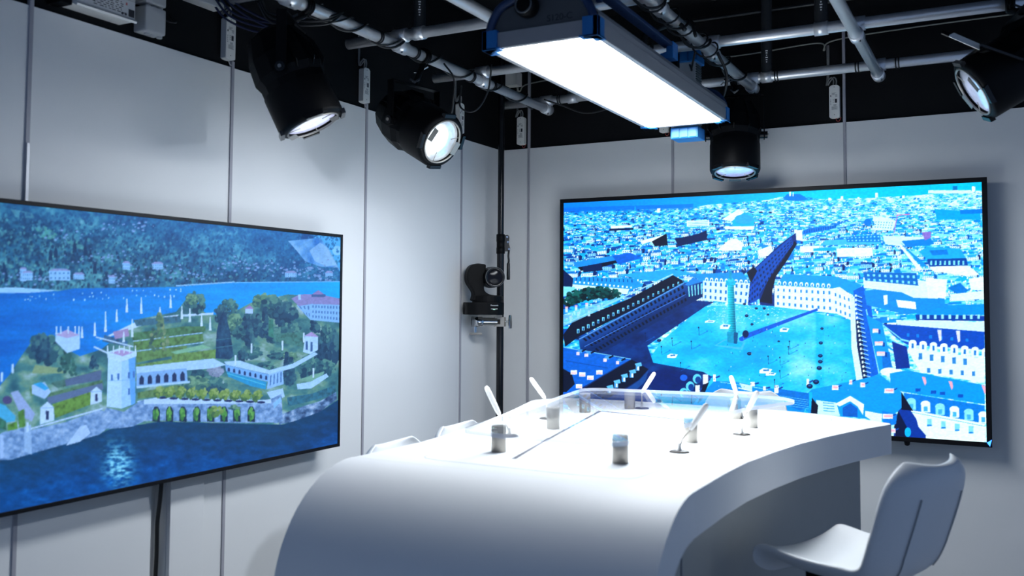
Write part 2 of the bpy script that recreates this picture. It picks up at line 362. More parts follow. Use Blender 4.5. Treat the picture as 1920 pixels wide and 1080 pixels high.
# ------------------------------------------------------------------ picture painting (both films show views from above)
class Pic:
    """canvas over the screen; shapes are given in measured picture units (X right, Y down) as seen at this screen"""
    def __init__(s, axis, A, Z, d, SS=2):
        s.W, s.H = len(A)*SS, len(Z)*SS; s.SS = SS
        a = np.interp(np.linspace(0, len(A)-1, s.W), np.arange(len(A)), A); z = np.interp(np.linspace(0, len(Z)-1, s.H), np.arange(len(Z)), Z)
        AA, ZZ = np.meshgrid(a, z)
        P = np.stack([AA, np.full_like(AA, -d), ZZ], -1) if axis == 'y' else np.stack([np.full_like(AA, d), AA, ZZ], -1)
        D = P-np.array(CAM); zz = D@np.array(CF)
        s.X = 960+F_PX*(D@np.array(CR))/zz; s.Y = CY-F_PX*(D@np.array(CU))/zz
        s.c = np.zeros((s.H, s.W, 3))
        # homography measured units -> canvas
        i = [(0, 0), (0, s.W-1), (s.H-1, 0), (s.H-1, s.W-1)]; rows = []; rhs = []
        for r, c in i:
            x, y = s.X[r, c], s.Y[r, c]
            rows += [[x, y, 1, 0, 0, 0, -c*x, -c*y], [0, 0, 0, x, y, 1, -r*x, -r*y]]; rhs += [c, r]
        s.h = np.append(np.linalg.solve(np.array(rows), np.array(rhs)), 1).reshape(3, 3)
    def m(s, p):
        p = np.atleast_2d(np.array(p, float)); q = np.c_[p, np.ones(len(p))]@s.h.T; return q[:, :2]/q[:, 2:]
    def region(s, pts):
        q = s.m(pts); x0, y0 = np.floor(q.min(0)).astype(int); x1, y1 = np.ceil(q.max(0)).astype(int)+1
        x0, y0 = max(x0, 0), max(y0, 0); x1, y1 = min(x1, s.W), min(y1, s.H)
        if x1 <= x0 or y1 <= y0: return None
        yy, xx = np.mgrid[y0:y1, x0:x1]; ins = np.zeros(xx.shape, bool); j = len(q)-1
        for i in range(len(q)):
            xi, yi = q[i]; xj, yj = q[j]
            if yi != yj:
                c = ((yi > yy) != (yj > yy)) & (xx < (xj-xi)*(yy-yi)/(yj-yi)+xi); ins ^= c
            j = i
        return (slice(y0, y1), slice(x0, x1)), ins
    def poly(s, pts, col, a=1.):
        r = s.region(pts)
        if r is None: return
        sl, ins = r; v = s.c[sl]
        if callable(col): new = col(s.X[sl], s.Y[sl])
        else: new = np.array(col, float)/255
        v[ins] = (v*(1-a)+new*a)[ins]
    def rect(s, x, y, w, h, col, a=1.): s.poly([(x, y), (x+w, y), (x+w, y+h), (x, y+h)], col, a)
    def line(s, a, b, w, col, al=1.):
        a = np.array(a, float); b = np.array(b, float); d = b-a; n = np.array([-d[1], d[0]])/max(np.hypot(*d), 1e-6)*w/2
        s.poly([a+n, b+n, b-n, a-n], col, al)
    def ell(s, x, y, rx, ry, col, a=1., n=18):
        t = np.linspace(0, 2*np.pi, n, endpoint=False); s.poly(np.c_[x+rx*np.cos(t), y+ry*np.sin(t)], col, a)
    def blob(s, x, y, rx, ry, cols, n=60, k=.22):                    # leafy clump built of small dabs, lighter to the upper right
        for _ in range(n):
            a = RNG.uniform(0, 2*np.pi); r = np.sqrt(RNG.uniform(0, 1)); dx, dy = r*np.cos(a), r*np.sin(a)
            t = np.clip(.5-.35*dy+.2*dx+RNG.normal(0, .22), 0, .999); c = np.array(cols[int(t*len(cols))])
            s.ell(x+dx*rx*(1-k*.5), y+dy*ry*(1-k*.5), rx*k*RNG.uniform(.6, 1.2), ry*k*RNG.uniform(.6, 1.2), c, 1, 8)
    def facade(s, TL, TR, BR, BL, rows, cols, win, fw=.45, fh=.55, arch=0):
        TL, TR, BR, BL = [np.array(p, float) for p in (TL, TR, BR, BL)]
        B = lambda u, v: (TL*(1-u)+TR*u)*(1-v)+(BL*(1-u)+BR*u)*v
        for r in range(rows):
            for c in range(cols):
                u0 = (c+.5-fw/2)/cols; u1 = (c+.5+fw/2)/cols; v0 = (r+.5-fh/2)/rows; v1 = (r+.5+fh/2)/rows
                s.poly([B(u0, v0+arch*(v1-v0)), B((u0+u1)/2, v0), B(u1, v0+arch*(v1-v0)), B(u1, v1), B(u0, v1)], win)
    def done(s):
        k = s.SS; return np.clip(s.c, 0, 1).reshape(s.H//k, k, s.W//k, k, 3).mean((1, 3))
def vnoise(X, Y, sx, sy, seed):                                     # smooth value noise on measured units
    g = np.random.default_rng(seed).random((256, 256)); x = X/sx; y = Y/sy; xi = np.floor(x).astype(int); yi = np.floor(y).astype(int)
    fx = x-xi; fy = y-yi; fx = fx*fx*(3-2*fx); fy = fy*fy*(3-2*fy); G = lambda a, b: g[a % 256, b % 256]
    return (G(yi, xi)*(1-fx)+G(yi, xi+1)*fx)*(1-fy)+(G(yi+1, xi)*(1-fx)+G(yi+1, xi+1)*fx)*fy
def fbm(X, Y, s, seed, o=4, asp=.6):
    t = 0; a = .5; 
    for k in range(o): t = t+a*vnoise(X, Y, s/2**k, s*asp/2**k, seed+k); a *= .5
    return t/(1-.5**o)
def ramp(t, stops):
    t = np.clip(t, 0, 1); p = [a for a, _ in stops]; return np.stack([np.interp(t, p, [c[i]/255 for _, c in stops]) for i in range(3)], -1)
WH = (224, 255, 255); CY1 = (120, 225, 255); AZ = (0, 178, 255); BL = (0, 122, 232); NB = (0, 68, 168); NV = (0, 26, 82); DK = (2, 10, 40)
def city(axis, A, Z, d):
    p = Pic(axis, A, Z, d); X, Y = p.X, p.Y
    sky = 398-(X-1056)*.052
    p.c[:] = ramp((X-1056)/780, [(0, (0, 125, 250)), (.35, (0, 165, 255)), (.6, (0, 205, 255)), (1, (0, 195, 250))])
    hz = np.interp(X, [1050, 1180, 1290, 1330, 1440, 1475, 1500, 1540, 1640, 1740, 1790, 1850], [397, 393, 390, 384, 375, 366, 367, 374, 371, 365, 360, 357])
    below = Y > hz
    w = (X-1056)/790
    base = ramp(fbm(X, Y, 9, 3, 4, .45)*.9+.22*w+.10, [(.2, (0, 50, 150)), (.38, (0, 120, 230)), (.55, (10, 180, 255)), (.72, (120, 230, 255)), (.85, (215, 255, 255))])
    p.c[below] = base[below]
    band = (Y > hz-7) & (Y < hz+3) & (X < 1300); p.c[band] = p.c[band]*.45+np.array([0, 95, 225])/255*.55
    # far roofs and walls, small near the skyline and larger towards the viewer
    N = 9000; ys = np.sort(RNG.random(N)**1.2)*235; xs = RNG.uniform(1040, 1860, N)
    hx = np.interp(xs, X[0], hz[0])
    for x, t, h in zip(xs, ys, hx):
        y = h+1+t; k = 1.1+(t/235)**.85*10.5
        if y > 640: continue
        ww = k*RNG.uniform(.9, 3.2); hh = k*RNG.uniform(.35, 1.0); w_ = (x-1056)/790; r = RNG.random()+.34*(w_-.40)+.06
        sh = k*.25*RNG.uniform(-1, 1)
        if t < 40: hh *= .8
        roof = [NB, BL, (0, 140, 245), AZ, (40, 195, 255), CY1][min(5, max(0, int(r*6)))]
        wall = WH if r > .36 else (CY1 if r > .26 else (BL if r > .12 else NV))
        p.poly([(x, y-hh), (x+ww, y-hh-ww*.05), (x+ww+sh, y-ww*.05), (x+sh, y)], roof)
        if RNG.random() < .75: p.poly([(x+sh, y), (x+ww+sh, y-ww*.05), (x+ww+sh, y+hh*.75-ww*.05), (x+sh, y+hh*.75)], wall)
        if RNG.random() < .36: p.poly([(x+ww+sh, y-ww*.05), (x+ww+sh+k*.5, y-hh*.4), (x+ww+sh+k*.5, y+hh*.4), (x+ww+sh, y+hh*.75)], NV if r < .5 else BL)
        if k > 3 and RNG.random() < .4:
            for q in range(3): p.rect(x+sh+ww*(.15+.28*q), y+hh*.15, ww*.1, hh*.4, (0, 90, 200))
        if RNG.random() < .3: p.rect(x+ww*RNG.random(), y-hh-k*.35, k*.28, k*.5, WH)
    # larger city blocks with roofs, chimneys and window rows
    for y in np.sort(RNG.uniform(420, 560, 330)):
        q = (y-410)/150; x = RNG.uniform(1052, 1850); w_ = (x-1056)/790; W2 = RNG.uniform(9, 20)*(.55+1.0*q); H2 = RNG.uniform(3.5, 6)*(.55+1.0*q); sk = RNG.uniform(-.35, .35)*W2; tl = RNG.uniform(-.14, .05)
        r = RNG.random()+.3*(w_-.4)
        roof = [(0, 78, 178), (0, 118, 215), (10, 150, 235), (30, 170, 245), (70, 200, 250)][min(4, max(0, int(r*5)))]
        A_ = (x, y); B_ = (x+W2, y+tl*W2); C_ = (x+W2+sk*.5, y+tl*W2-H2*.9); D_ = (x+sk*.5, y-H2*.9)
        p.poly([A_, B_, C_, D_], roof); wl = WH if r > .18 else (130, 210, 255)
        F_ = (x+W2, y+tl*W2+H2*1.1); E_ = (x, y+H2*1.1); p.poly([A_, B_, F_, E_], wl)
        p.facade(A_, B_, F_, E_, 2 if H2 > 5 else 1, max(3, int(W2/3.2)), (20, 120, 210), .4, .5)
        sd_ = RNG.uniform(.25, .6)*W2*.5; p.poly([B_, C_, (C_[0]+sd_, C_[1]+H2*.5), (B_[0]+sd_, B_[1]+H2*.9), F_], (0, 38, 110) if r < .75 else (0, 96, 196))
        p.line(D_, C_, max(.8, H2*.18), CY1)
        for k in range(RNG.integers(1, 4)):
            cx = x+W2*RNG.uniform(.1, .9); p.rect(cx, y-H2*RNG.uniform(.7, 1.4), H2*.35, H2*.6, (225, 240, 255)); p.rect(cx+H2*.35, y-H2*.7, H2*.25, H2*.4, (0, 60, 150))
    # landmarks on the skyline
    p.poly([(1468, 372), (1476, 364), (1500, 364), (1516, 374), (1500, 377), (1475, 376)], BL); p.rect(1480, 359, 3, 9, WH); p.rect(1486, 361, 2, 7, WH)
    for x, y, a, b in ((1576, 368, 5, 7), (1641, 362, 5, 9), (1691, 367, 5, 5), (1553, 371, 5, 5), (1822, 350, 6, 10), (1607, 370, 4, 3)): p.rect(x, y, a, b, WH)
    p.rect(1786, 349, 9, 8, (0, 120, 200)); p.rect(1740, 357, 80, 6, (205, 250, 255)); p.rect(1190, 387, 2, 8, AZ); p.rect(1232, 391, 6, 8, WH)
    # larger blocks of the middle distance
    def block(pts, c): p.poly(pts, c)
    block([(1353, 412), (1385, 392), (1396, 398), (1372, 415)], WH); block([(1372, 415), (1396, 398), (1414, 410), (1414, 424), (1376, 425)], AZ); p.ell(1395, 411, 18, 9, (40, 170, 245)); block([(1358, 425), (1415, 424), (1412, 431), (1360, 430)], WH)
    block([(1288, 414), (1330, 413), (1330, 424), (1288, 425)], WH)
    for k in range(3): p.line((1290, 417+k*3), (1328, 416+k*3), .8, AZ)
    block([(1222, 453), (1250, 438), (1252, 460), (1228, 462)], DK); block([(1265, 448), (1305, 440), (1325, 432), (1326, 450), (1272, 462)], NV); block([(1200, 452), (1246, 440), (1250, 438), (1222, 453), (1205, 458)], WH)
    block([(1145, 424), (1185, 422), (1186, 426), (1146, 429)], WH); block([(1143, 429), (1188, 427), (1188, 431), (1142, 433)], NV)
    block([(1345, 470), (1366, 450), (1380, 447), (1394, 456), (1390, 470)], WH); block([(1420, 470), (1446, 460), (1452, 478), (1424, 482)], WH)
    block([(1488, 462), (1500, 437), (1516, 428), (1570, 422), (1566, 428), (1507, 440), (1503, 452)], BL); block([(1489, 430), (1504, 433), (1505, 452), (1490, 450)], WH)
    for k in range(14): p.rect(1508+k*4.4, 432-k*.75, 1.6, 6, (0, 80, 200))
    block([(1538, 460), (1652, 458), (1650, 448), (1548, 450)], (60, 190, 250)); block([(1586, 444), (1650, 440), (1651, 454), (1588, 454)], (0, 130, 230)); p.facade((1586, 444), (1650, 440), (1651, 454), (1588, 454), 2, 9, CY1, .4, .4)
    block([(1568, 466), (1635, 464), (1637, 480), (1570, 482)], WH); block([(1500, 462), (1536, 461), (1536, 472), (1500, 474)], WH); block([(1525, 466), (1566, 464), (1566, 470), (1525, 471)], AZ)
    block([(1636, 405), (1640, 422), (1632, 431), (1650, 432), (1674, 432), (1680, 414), (1660, 408)], (205, 250, 255)); p.facade((1640, 414), (1676, 416), (1672, 430), (1638, 428), 3, 7, (0, 140, 235), .35, .4); p.ell(1627, 417, 7, 7, BL)
    block([(1655, 442), (1735, 445), (1742, 452), (1690, 462), (1660, 458)], (200, 250, 255))
    block([(1690, 452), (1745, 447), (1752, 458), (1700, 464)], (0, 130, 235)); block([(1688, 455), (1696, 462), (1740, 500), (1728, 500)], (0, 145, 245)); block([(1684, 458), (1690, 460), (1730, 505), (1722, 508)], WH)
    block([(1722, 472), (1738, 463), (1800, 466), (1812, 486), (1745, 492)], (20, 170, 250)); block([(1742, 470), (1775, 468), (1778, 477), (1748, 479)], (0, 120, 225)); block([(1738, 486), (1812, 484), (1815, 500), (1742, 500)], NB)
    for k in range(8): p.rect(1744+k*8.6, 489, 3.4, 8, CY1)
    block([(1742, 500), (1815, 498), (1836, 515), (1815, 518), (1748, 508)], WH); block([(1752, 392), (1838, 398), (1838, 412), (1756, 412)], (0, 165, 245)); block([(1800, 394), (1842, 392), (1842, 400), (1800, 402)], BL)
    p.line((1676, 436), (1683, 402), 1.6, (170, 110, 210)); p.line((1679, 404), (1706, 402), 1.4, (230, 110, 170)); block([(1728, 436), (1746, 434), (1745, 446), (1734, 451)], (130, 110, 210))
    # left: courtyard blocks, trees
    block([(1078, 497), (1155, 478), (1160, 492), (1125, 502), (1090, 508)], DK); block([(1075, 492), (1180, 474), (1188, 482), (1080, 502)], (20, 140, 240)); block([(1092, 500), (1128, 493), (1130, 507), (1094, 511)], NV); block([(1148, 480), (1182, 474), (1204, 484), (1160, 496)], (0, 95, 220))
    block([(1075, 520), (1190, 522), (1206, 536), (1180, 545), (1074, 534)], (20, 150, 240)); block([(1073, 533), (1180, 542), (1176, 552), (1072, 540)], (205, 250, 255))
    for k in range(14): p.rect(1078+k*8, 527+k*.8, 3, 3.5, WH); p.rect(1080+k*8, 520+k*.3, 2, 6, NB)
    block([(1160, 515), (1260, 505), (1300, 512), (1230, 528), (1190, 522)], (30, 165, 245)); block([(1056, 505), (1075, 522), (1072, 548), (1056, 540)], NV); block([(1056, 537), (1078, 538), (1080, 552), (1056, 556)], CY1)
    for x, y, rx, ry in ((1080, 556, 18, 13), (1105, 551, 20, 13), (1128, 548, 20, 12), (1150, 552, 15, 11), (1066, 566, 14, 10)): p.blob(x, y, rx, ry, [(0, 22, 30), (0, 45, 50), (0, 70, 72), (10, 95, 92)], 70)
    # the square
    plaza = [(1200, 700), (1240, 640), (1318, 574), (1420, 572), (1450, 572), (1595, 600), (1606, 720), (1590, 770), (1300, 768), (1180, 745)]
    p.poly(plaza, lambda x, y: ramp(fbm(x, y, 60, 21, 4, .5)*.8+.1+.12*np.clip((x-1430)/40, 0, 1)*np.clip((1532-x)/6, 0, 1)-.06*((x > 1530) & (x < 1545)), [(.2, (0, 156, 255)), (.45, (8, 184, 255)), (.65, (64, 206, 255)), (.85, (130, 226, 255))]))
    for _ in range(240):
        x, y = RNG.uniform(1325, 1470), RNG.uniform(566, 606); p.rect(x, y, RNG.uniform(1, 3.5), 1.2, (170, 240, 255), .8)
    p.poly([(1409, 508), (1440, 480), (1458, 462), (1480, 445), (1492, 437), (1494, 458), (1476, 487), (1455, 517), (1448, 545), (1452, 574), (1425, 572), (1421, 530)], (0, 40, 125))
    p.poly([(1424, 566), (1440, 525), (1466, 490), (1490, 452), (1494, 458), (1476, 488), (1455, 518), (1447, 548), (1448, 570)], DK)
    p.poly([(1412, 508), (1442, 480), (1484, 444), (1487, 458), (1460, 494), (1424, 552)], (0, 72, 185)); p.facade((1414, 510), (1486, 446), (1486, 462), (1424, 552), 4, 12, NV, .5, .4)
    p.poly([(1448, 560), (1453, 536), (1458, 548), (1452, 576)], (0, 50, 140))
    p.poly([(1050, 775), (1056, 690), (1120, 655), (1232, 600), (1300, 563), (1340, 566), (1322, 575), (1214, 648), (1225, 680), (1318, 697), (1335, 706), (1290, 775)], lambda x, y: ramp(fbm(x, y, 24, 29, 3, .6), [(.2, (0, 26, 86)), (.5, (0, 40, 116)), (.85, (0, 58, 146))]))
    p.poly([(1212, 700), (1250, 690), (1300, 705), (1285, 745), (1230, 745)], (0, 26, 105), .8)
    # palace along the left of the square
    p.poly([(1085, 634), (1282, 530), (1316, 527), (1318, 556), (1228, 606), (1124, 664), (1090, 668)], lambda x, y: ramp((y-(634-(x-1085)*.522))/32, [(0, (22, 84, 170)), (.5, (8, 56, 138)), (1, (0, 36, 100))]))
    p.facade((1088, 634), (1282, 531), (1290, 566), (1122, 662), 3, 26, (0, 8, 40), .5, .5)
    p.line((1096, 650), (1286, 552), 1.2, (60, 120, 220)); p.line((1086, 636), (1282, 531), 1.6, (90, 160, 240))
    p.poly([(1056, 628), (1075, 602), (1180, 560), (1262, 516), (1284, 528), (1200, 574), (1084, 632), (1060, 650)], DK)
    p.line((1060, 607), (1262, 514), 2.2, (150, 215, 255))
    for k in range(22):
        t = k/21; x = 1082+t*198; y = 622-t*95; s_ = 5.2-2.2*t; p.rect(x, y-s_, s_*.9, s_*1.5, CY1); p.rect(x+s_*.25, y-s_*.6, s_*.5, s_, NB)
    p.poly([(1284, 534), (1300, 520), (1318, 528), (1290, 536)], (30, 130, 230)); p.facade((1288, 536), (1318, 530), (1318, 552), (1290, 558), 1, 5, CY1, .35, .9)
    for x, y in ((1060, 575), (1078, 572), (1098, 568), (1082, 585), (1102, 582), (1120, 572), (1068, 592)): p.rect(x, y, 5, 11, (190, 225, 255)); p.rect(x, y, 5, 3, (235, 180, 200))
    p.poly([(1056, 590), (1108, 572), (1130, 566), (1160, 558), (1176, 556), (1080, 602), (1056, 612)], (130, 215, 255), .75)
    # palace closing the square
    p.poly([(1286, 514), (1392, 511), (1408, 532), (1320, 528)], (20, 145, 235)); p.poly([(1318, 526), (1406, 531), (1402, 572), (1318, 562)], (205, 245, 255)); p.facade((1318, 526), (1406, 531), (1402, 572), (1318, 562), 3, 9, (0, 110, 210), .36, .5)
    for k in range(9): p.ell(1325+k*9.2, 524+k*.55, 3, 3.8, WH); p.ell(1325+k*9.2, 525+k*.55, 1.4, 2.2, BL)
    p.poly([(1406, 531), (1416, 506), (1420, 508), (1424, 560), (1402, 572)], (0, 70, 190)); p.poly([(1400, 511), (1413, 500), (1420, 508), (1408, 531)], DK)
    p.facade((1406, 531), (1421, 513), (1423, 556), (1402, 572), 4, 4, NV, .5, .45)
    # palace at the right, white in the sun
    p.poly([(1456, 536), (1470, 514), (1565, 518), (1616, 534), (1603, 556), (1580, 542)], (10, 155, 240)); p.poly([(1452, 535), (1560, 541), (1574, 538), (1596, 553), (1600, 602), (1568, 588), (1452, 575)], (222, 255, 255))
    p.facade((1454, 537), (1560, 542), (1562, 586), (1453, 575), 3, 10, (20, 130, 225), .32, .42); p.facade((1562, 544), (1595, 556), (1598, 600), (1564, 587), 3, 4, (20, 130, 225), .32, .42)
    for k in range(10): p.ell(1461+k*10.3, 531+k*.55, 3.3, 4.4, WH); p.ell(1461+k*10.3, 532+k*.55, 1.5, 2.6, BL)
    # right-hand wing running towards the viewer
    p.poly([(1600, 545), (1618, 536), (1632, 560), (1648, 700), (1618, 716), (1604, 640)], (0, 95, 220)); p.poly([(1594, 560), (1602, 556), (1606, 640), (1620, 715), (1607, 722), (1596, 650)], (205, 240, 255)); p.poly([(1604, 600), (1612, 600), (1626, 706), (1618, 714), (1607, 650)], NV)
    for k in range(19): y = 552+k*8.3; x = 1603+max(0, k-3)*1.05; p.line((x+2, y+2), (x+13+k*.15, y+6), 1.3, (170, 235, 255)); p.rect(x, y, 3, 4.5, WH); p.line((x+4, y+5), (x+14, y+9), 1.1, NV)
    p.line((1624, 580), (1648, 700), 2.2, (120, 220, 255))
    p.poly([(1624, 590), (1654, 606), (1676, 700), (1650, 702)], (0, 150, 245)); p.poly([(1653, 660), (1668, 660), (1672, 690), (1655, 690)], (0, 110, 215))
    for x, y, w_ in ((1636, 616, 11), (1640, 640, 15), (1644, 659, 15)): p.rect(x, y, w_, 8, (215, 225, 255)); p.rect(x, y, w_, 3, (240, 195, 205)); p.rect(x+w_, y+2, 4, 8, NB)
    p.ell(1668, 697, 18, 8, WH); p.ell(1680, 696, 12, 5, WH)
    # right: roofs and facades one behind the other
    p.poly([(1716, 574), (1846, 570), (1846, 590), (1720, 594)], (0, 145, 240)); p.poly([(1620, 545), (1690, 538), (1770, 552), (1772, 574), (1700, 590), (1625, 572)], (10, 140, 235)); p.poly([(1618, 520), (1760, 528), (1758, 560), (1712, 558), (1690, 548), (1620, 540)], (210, 252, 255)); p.poly([(1735, 522), (1776, 524), (1772, 560), (1740, 556)], WH)
    p.poly([(1618, 510), (1718, 512), (1722, 536), (1622, 526)], (0, 105, 205)); p.facade((1622, 512), (1718, 514), (1720, 536), (1624, 528), 2, 9, CY1, .4, .5)
    p.poly([(1776, 540), (1800, 530), (1815, 545), (1800, 555)], (0, 120, 220)); p.poly([(1780, 552), (1846, 545), (1846, 560), (1785, 565)], (215, 250, 255)); p.poly([(1816, 522), (1846, 520), (1846, 545), (1820, 543)], WH)
    p.poly([(1680, 562), (1716, 566), (1718, 580), (1684, 576)], (230, 255, 255)); p.poly([(1656, 554), (1664, 553), (1664, 570), (1658, 572)], WH)
    p.poly([(1716, 590), (1846, 592), (1846, 602), (1718, 600)], (0, 60, 165))
    for k in range(9): p.rect(1724+k*13.5, 590, 5, 8, (150, 235, 255))
    p.poly([(1680, 600), (1846, 604), (1846, 622), (1682, 610)], (200, 240, 255)); p.poly([(1654, 607), (1682, 609), (1846, 622), (1846, 656), (1700, 646), (1676, 630)], (0, 72, 195))
    p.line((1655, 609), (1690, 636), 2, CY1); p.line((1688, 636), (1704, 640), 3, CY1); p.line((1664, 650), (1704, 674), 3.5, (20, 150, 240)); p.poly([(1672, 640), (1700, 650), (1706, 690), (1680, 692)], (0, 45, 150))
    for k in range(8):
        x = 1704+k*19.5; y = 642+k*2.2; p.rect(x, y, 14, 14, (225, 252, 255)); p.ell(x+7, y, 7, 5, (225, 252, 255)); p.rect(x+5, y+2, 4, 9, (0, 110, 210))
    for x in (1700, 1718, 1742, 1762, 1782, 1810): p.rect(x, 625+(x-1700)*.09, 5, 6, (0, 130, 235))
    for x, y in ((1757, 618), (1792, 620)): p.poly([(x, y), (x+8, y), (x+8, y+20), (x+4, y+22)], (215, 225, 255))
    p.poly([(1702, 652), (1846, 672), (1846, 718), (1726, 698), (1710, 672)], (218, 250, 255))
    for k in range(5): x = 1722+k*21; p.rect(x, 662+k*2.6, 7, 12, (40, 130, 215)); p.rect(x+16, 690+k*1.5, 6, 9, (40, 130, 215))
    p.poly([(1668, 700), (1700, 694), (1846, 722), (1846, 758), (1690, 734), (1670, 722)], (0, 150, 240))
    for x, y in ((1728, 706), (1778, 714), (1840, 722)): p.poly([(x, y), (x+7, y+1), (x+9, y+12), (x+6, y+17)], (235, 170, 195))
    for x in (1716, 1745, 1762, 1796): p.rect(x, 728+(x-1716)*.14, 10, 6, (0, 75, 190))
    p.poly([(1694, 736), (1846, 760), (1846, 800), (1700, 768)], (0, 120, 225))
    for k in range(6):
        x = 1700+k*27; y = 752+k*5; p.rect(x, y, 17, 16, WH if k % 2 else (130, 225, 255)); p.ell(x+8, y, 9, 6, WH if k % 2 else (130, 225, 255)); p.rect(x+5, y+5, 7, 9, (60, 175, 245))
    p.poly([(1700, 767), (1846, 794), (1846, 835), (1730, 835)], (222, 255, 255)); p.line((1706, 772), (1846, 799), 1, (60, 170, 235))
    for k in range(4): x = 1738+k*26; p.rect(x, 785+k*4.5, 9, 13, (120, 215, 250)); p.rect(x, 796+k*4.5, 9, 3, (20, 130, 225))
    p.poly([(1674, 722), (1690, 736), (1704, 765), (1718, 785), (1722, 800), (1736, 816), (1734, 840), (1672, 840), (1678, 800), (1690, 790), (1682, 760), (1672, 745)], (0, 50, 160)); p.poly([(1672, 738), (1690, 735), (1712, 770), (1690, 768)], DK); p.poly([(1676, 800), (1684, 770), (1700, 800), (1698, 822), (1680, 822)], (2, 14, 60)); p.ell(1702, 810, 6, 9, AZ)
    # roofs below the square
    p.poly([(1498, 752), (1522, 730), (1610, 712), (1650, 702), (1690, 735), (1690, 765), (1660, 790), (1600, 782), (1520, 780)], (0, 150, 245)); p.poly([(1530, 750), (1568, 755), (1575, 780), (1530, 778)], (190, 245, 255)); p.facade((1540, 752), (1566, 755), (1568, 774), (1541, 772), 4, 1, (60, 165, 235), .8, .35)
    p.poly([(1566, 757), (1594, 742), (1620, 758), (1618, 778), (1608, 762), (1594, 752), (1574, 762)], WH); p.poly([(1580, 764), (1594, 756), (1608, 766), (1608, 782), (1580, 780)], (0, 90, 200)); p.poly([(1622, 770), (1654, 776), (1652, 800), (1622, 780)], (215, 250, 255)); p.poly([(1654, 770), (1682, 776), (1680, 795), (1656, 800)], (0, 120, 230))
    for x, y, w_ in ((1560, 722, 12), (1592, 712, 6), (1613, 717, 9), (1658, 728, 18), (1655, 776, 19), (1662, 803, 17)): p.rect(x, y, w_, 9, (225, 235, 255)); p.rect(x+2, y+2, w_-3, 4, (235, 175, 195)); p.line((x+w_, y+3), (x+w_+6, y), 2.5, NB)
    p.poly([(1288, 772), (1310, 745), (1340, 714), (1380, 716), (1456, 730), (1520, 742), (1506, 775), (1400, 790)], (0, 140, 240)); p.line((1350, 716), (1440, 730), 1.2, CY1); p.poly([(1386, 718), (1410, 723), (1410, 733), (1392, 729)], (190, 245, 255)); p.line((1384, 727), (1410, 733), 2, WH)
    p.poly([(1456, 728), (1522, 738), (1520, 760), (1500, 770), (1460, 752)], (0, 110, 215))
    for k in range(5): p.line((1462, 742+k*4), (1516, 750+k*4), .9, (80, 195, 250))
    p.rect(1517, 735, 6, 30, AZ); p.poly([(1522, 745), (1534, 760), (1532, 780), (1520, 780)], DK)
    for x, y, w_, h_ in ((1318, 702, 10, 18), (1337, 702, 5, 13), (1304, 722, 8, 18), (1407, 716, 8, 8), (1431, 724, 5, 8), (1452, 722, 8, 15), (1512, 710, 5, 14)): p.rect(x, y, w_, h_, (225, 240, 255)); p.line((x+w_, y+h_*.5), (x+w_+8, y+h_*.2), 3, NB)
    for x, y in ((1303, 704), (1290, 718), (1278, 730)): p.ell(x+4, y+6, 8, 9, (90, 210, 255)); p.ell(x+6, y+8, 5.5, 6.5, (0, 60, 150))
    p.poly([(1318, 722), (1330, 716), (1316, 750), (1308, 756)], DK)
    # roofs at lower left
    p.poly([(1054, 651), (1090, 655), (1150, 669), (1184, 673), (1150, 692), (1110, 716), (1070, 738), (1054, 745)], (0, 95, 215)); p.line((1057, 651), (1183, 673), 1.4, (110, 200, 255)); p.line((1060, 676), (1140, 690), .9, (0, 50, 150)); p.poly([(1054, 690), (1072, 700), (1078, 720), (1062, 735), (1054, 735)], DK)
    for x, y, w_ in ((1081, 655, 10), (1096, 658, 12), (1131, 667, 11), (1155, 672, 10)): p.poly([(x, y+6), (x+w_*.5, y), (x+w_+4, y+1), (x+w_, y+7)], (60, 150, 230)); p.rect(x, y+5, w_*.6, 6, (225, 215, 240)); p.line((x+w_, y+4), (x+w_+8, y), 3, DK)
    for x, y in ((1070, 694), (1086, 698), (1101, 704), (1118, 694), (1080, 720)): p.rect(x, y, 12, 8, (225, 245, 255)); p.rect(x+1, y+4, 10, 3, (235, 195, 210))
    p.poly([(1074, 745), (1096, 727), (1150, 694), (1185, 674), (1216, 692), (1198, 712), (1165, 732), (1130, 752)], DK); p.poly([(1150, 745), (1200, 712), (1216, 694), (1210, 715), (1185, 738)], (18, 70, 150))
    for x, y in ((1190, 682), (1179, 695), (1164, 703), (1150, 714), (1137, 724)): p.poly([(x, y), (x+12, y-3), (x+14, y+4), (x+4, y+6)], (90, 190, 250)); p.rect(x+2, y+4, 7, 9, (60, 150, 230)); p.rect(x+5, y+5, 3, 7, WH)
    # column and its long shadow
    p.poly([(1385, 634), (1400, 625), (1470, 600), (1532, 578), (1534, 582), (1472, 606), (1402, 634), (1388, 642)], (0, 85, 215)); p.ell(1398, 626, 6, 7, NV)
    p.poly([(1340, 648), (1358, 636), (1398, 640), (1392, 656)], (60, 185, 250)); p.poly([(1344, 647), (1360, 638), (1394, 642), (1389, 651)], AZ)
    p.poly([(1363, 622), (1380, 620), (1384, 632), (1382, 645), (1364, 642)], (0, 150, 200)); p.poly([(1376, 622), (1384, 624), (1382, 645), (1376, 644)], (0, 80, 140))
    p.poly([(1364, 535), (1376, 535), (1380, 622), (1366, 622)], lambda x, y: ramp((x-1363)/16+.15*np.sin(y*1.4), [(0, (50, 220, 235)), (.5, (0, 176, 205)), (1, (0, 100, 150))])); p.rect(1361, 526, 18, 9, (10, 180, 225)); p.ell(1370, 525, 6, 4, (40, 200, 240)); p.rect(1367, 508, 5, 16, (20, 150, 200))
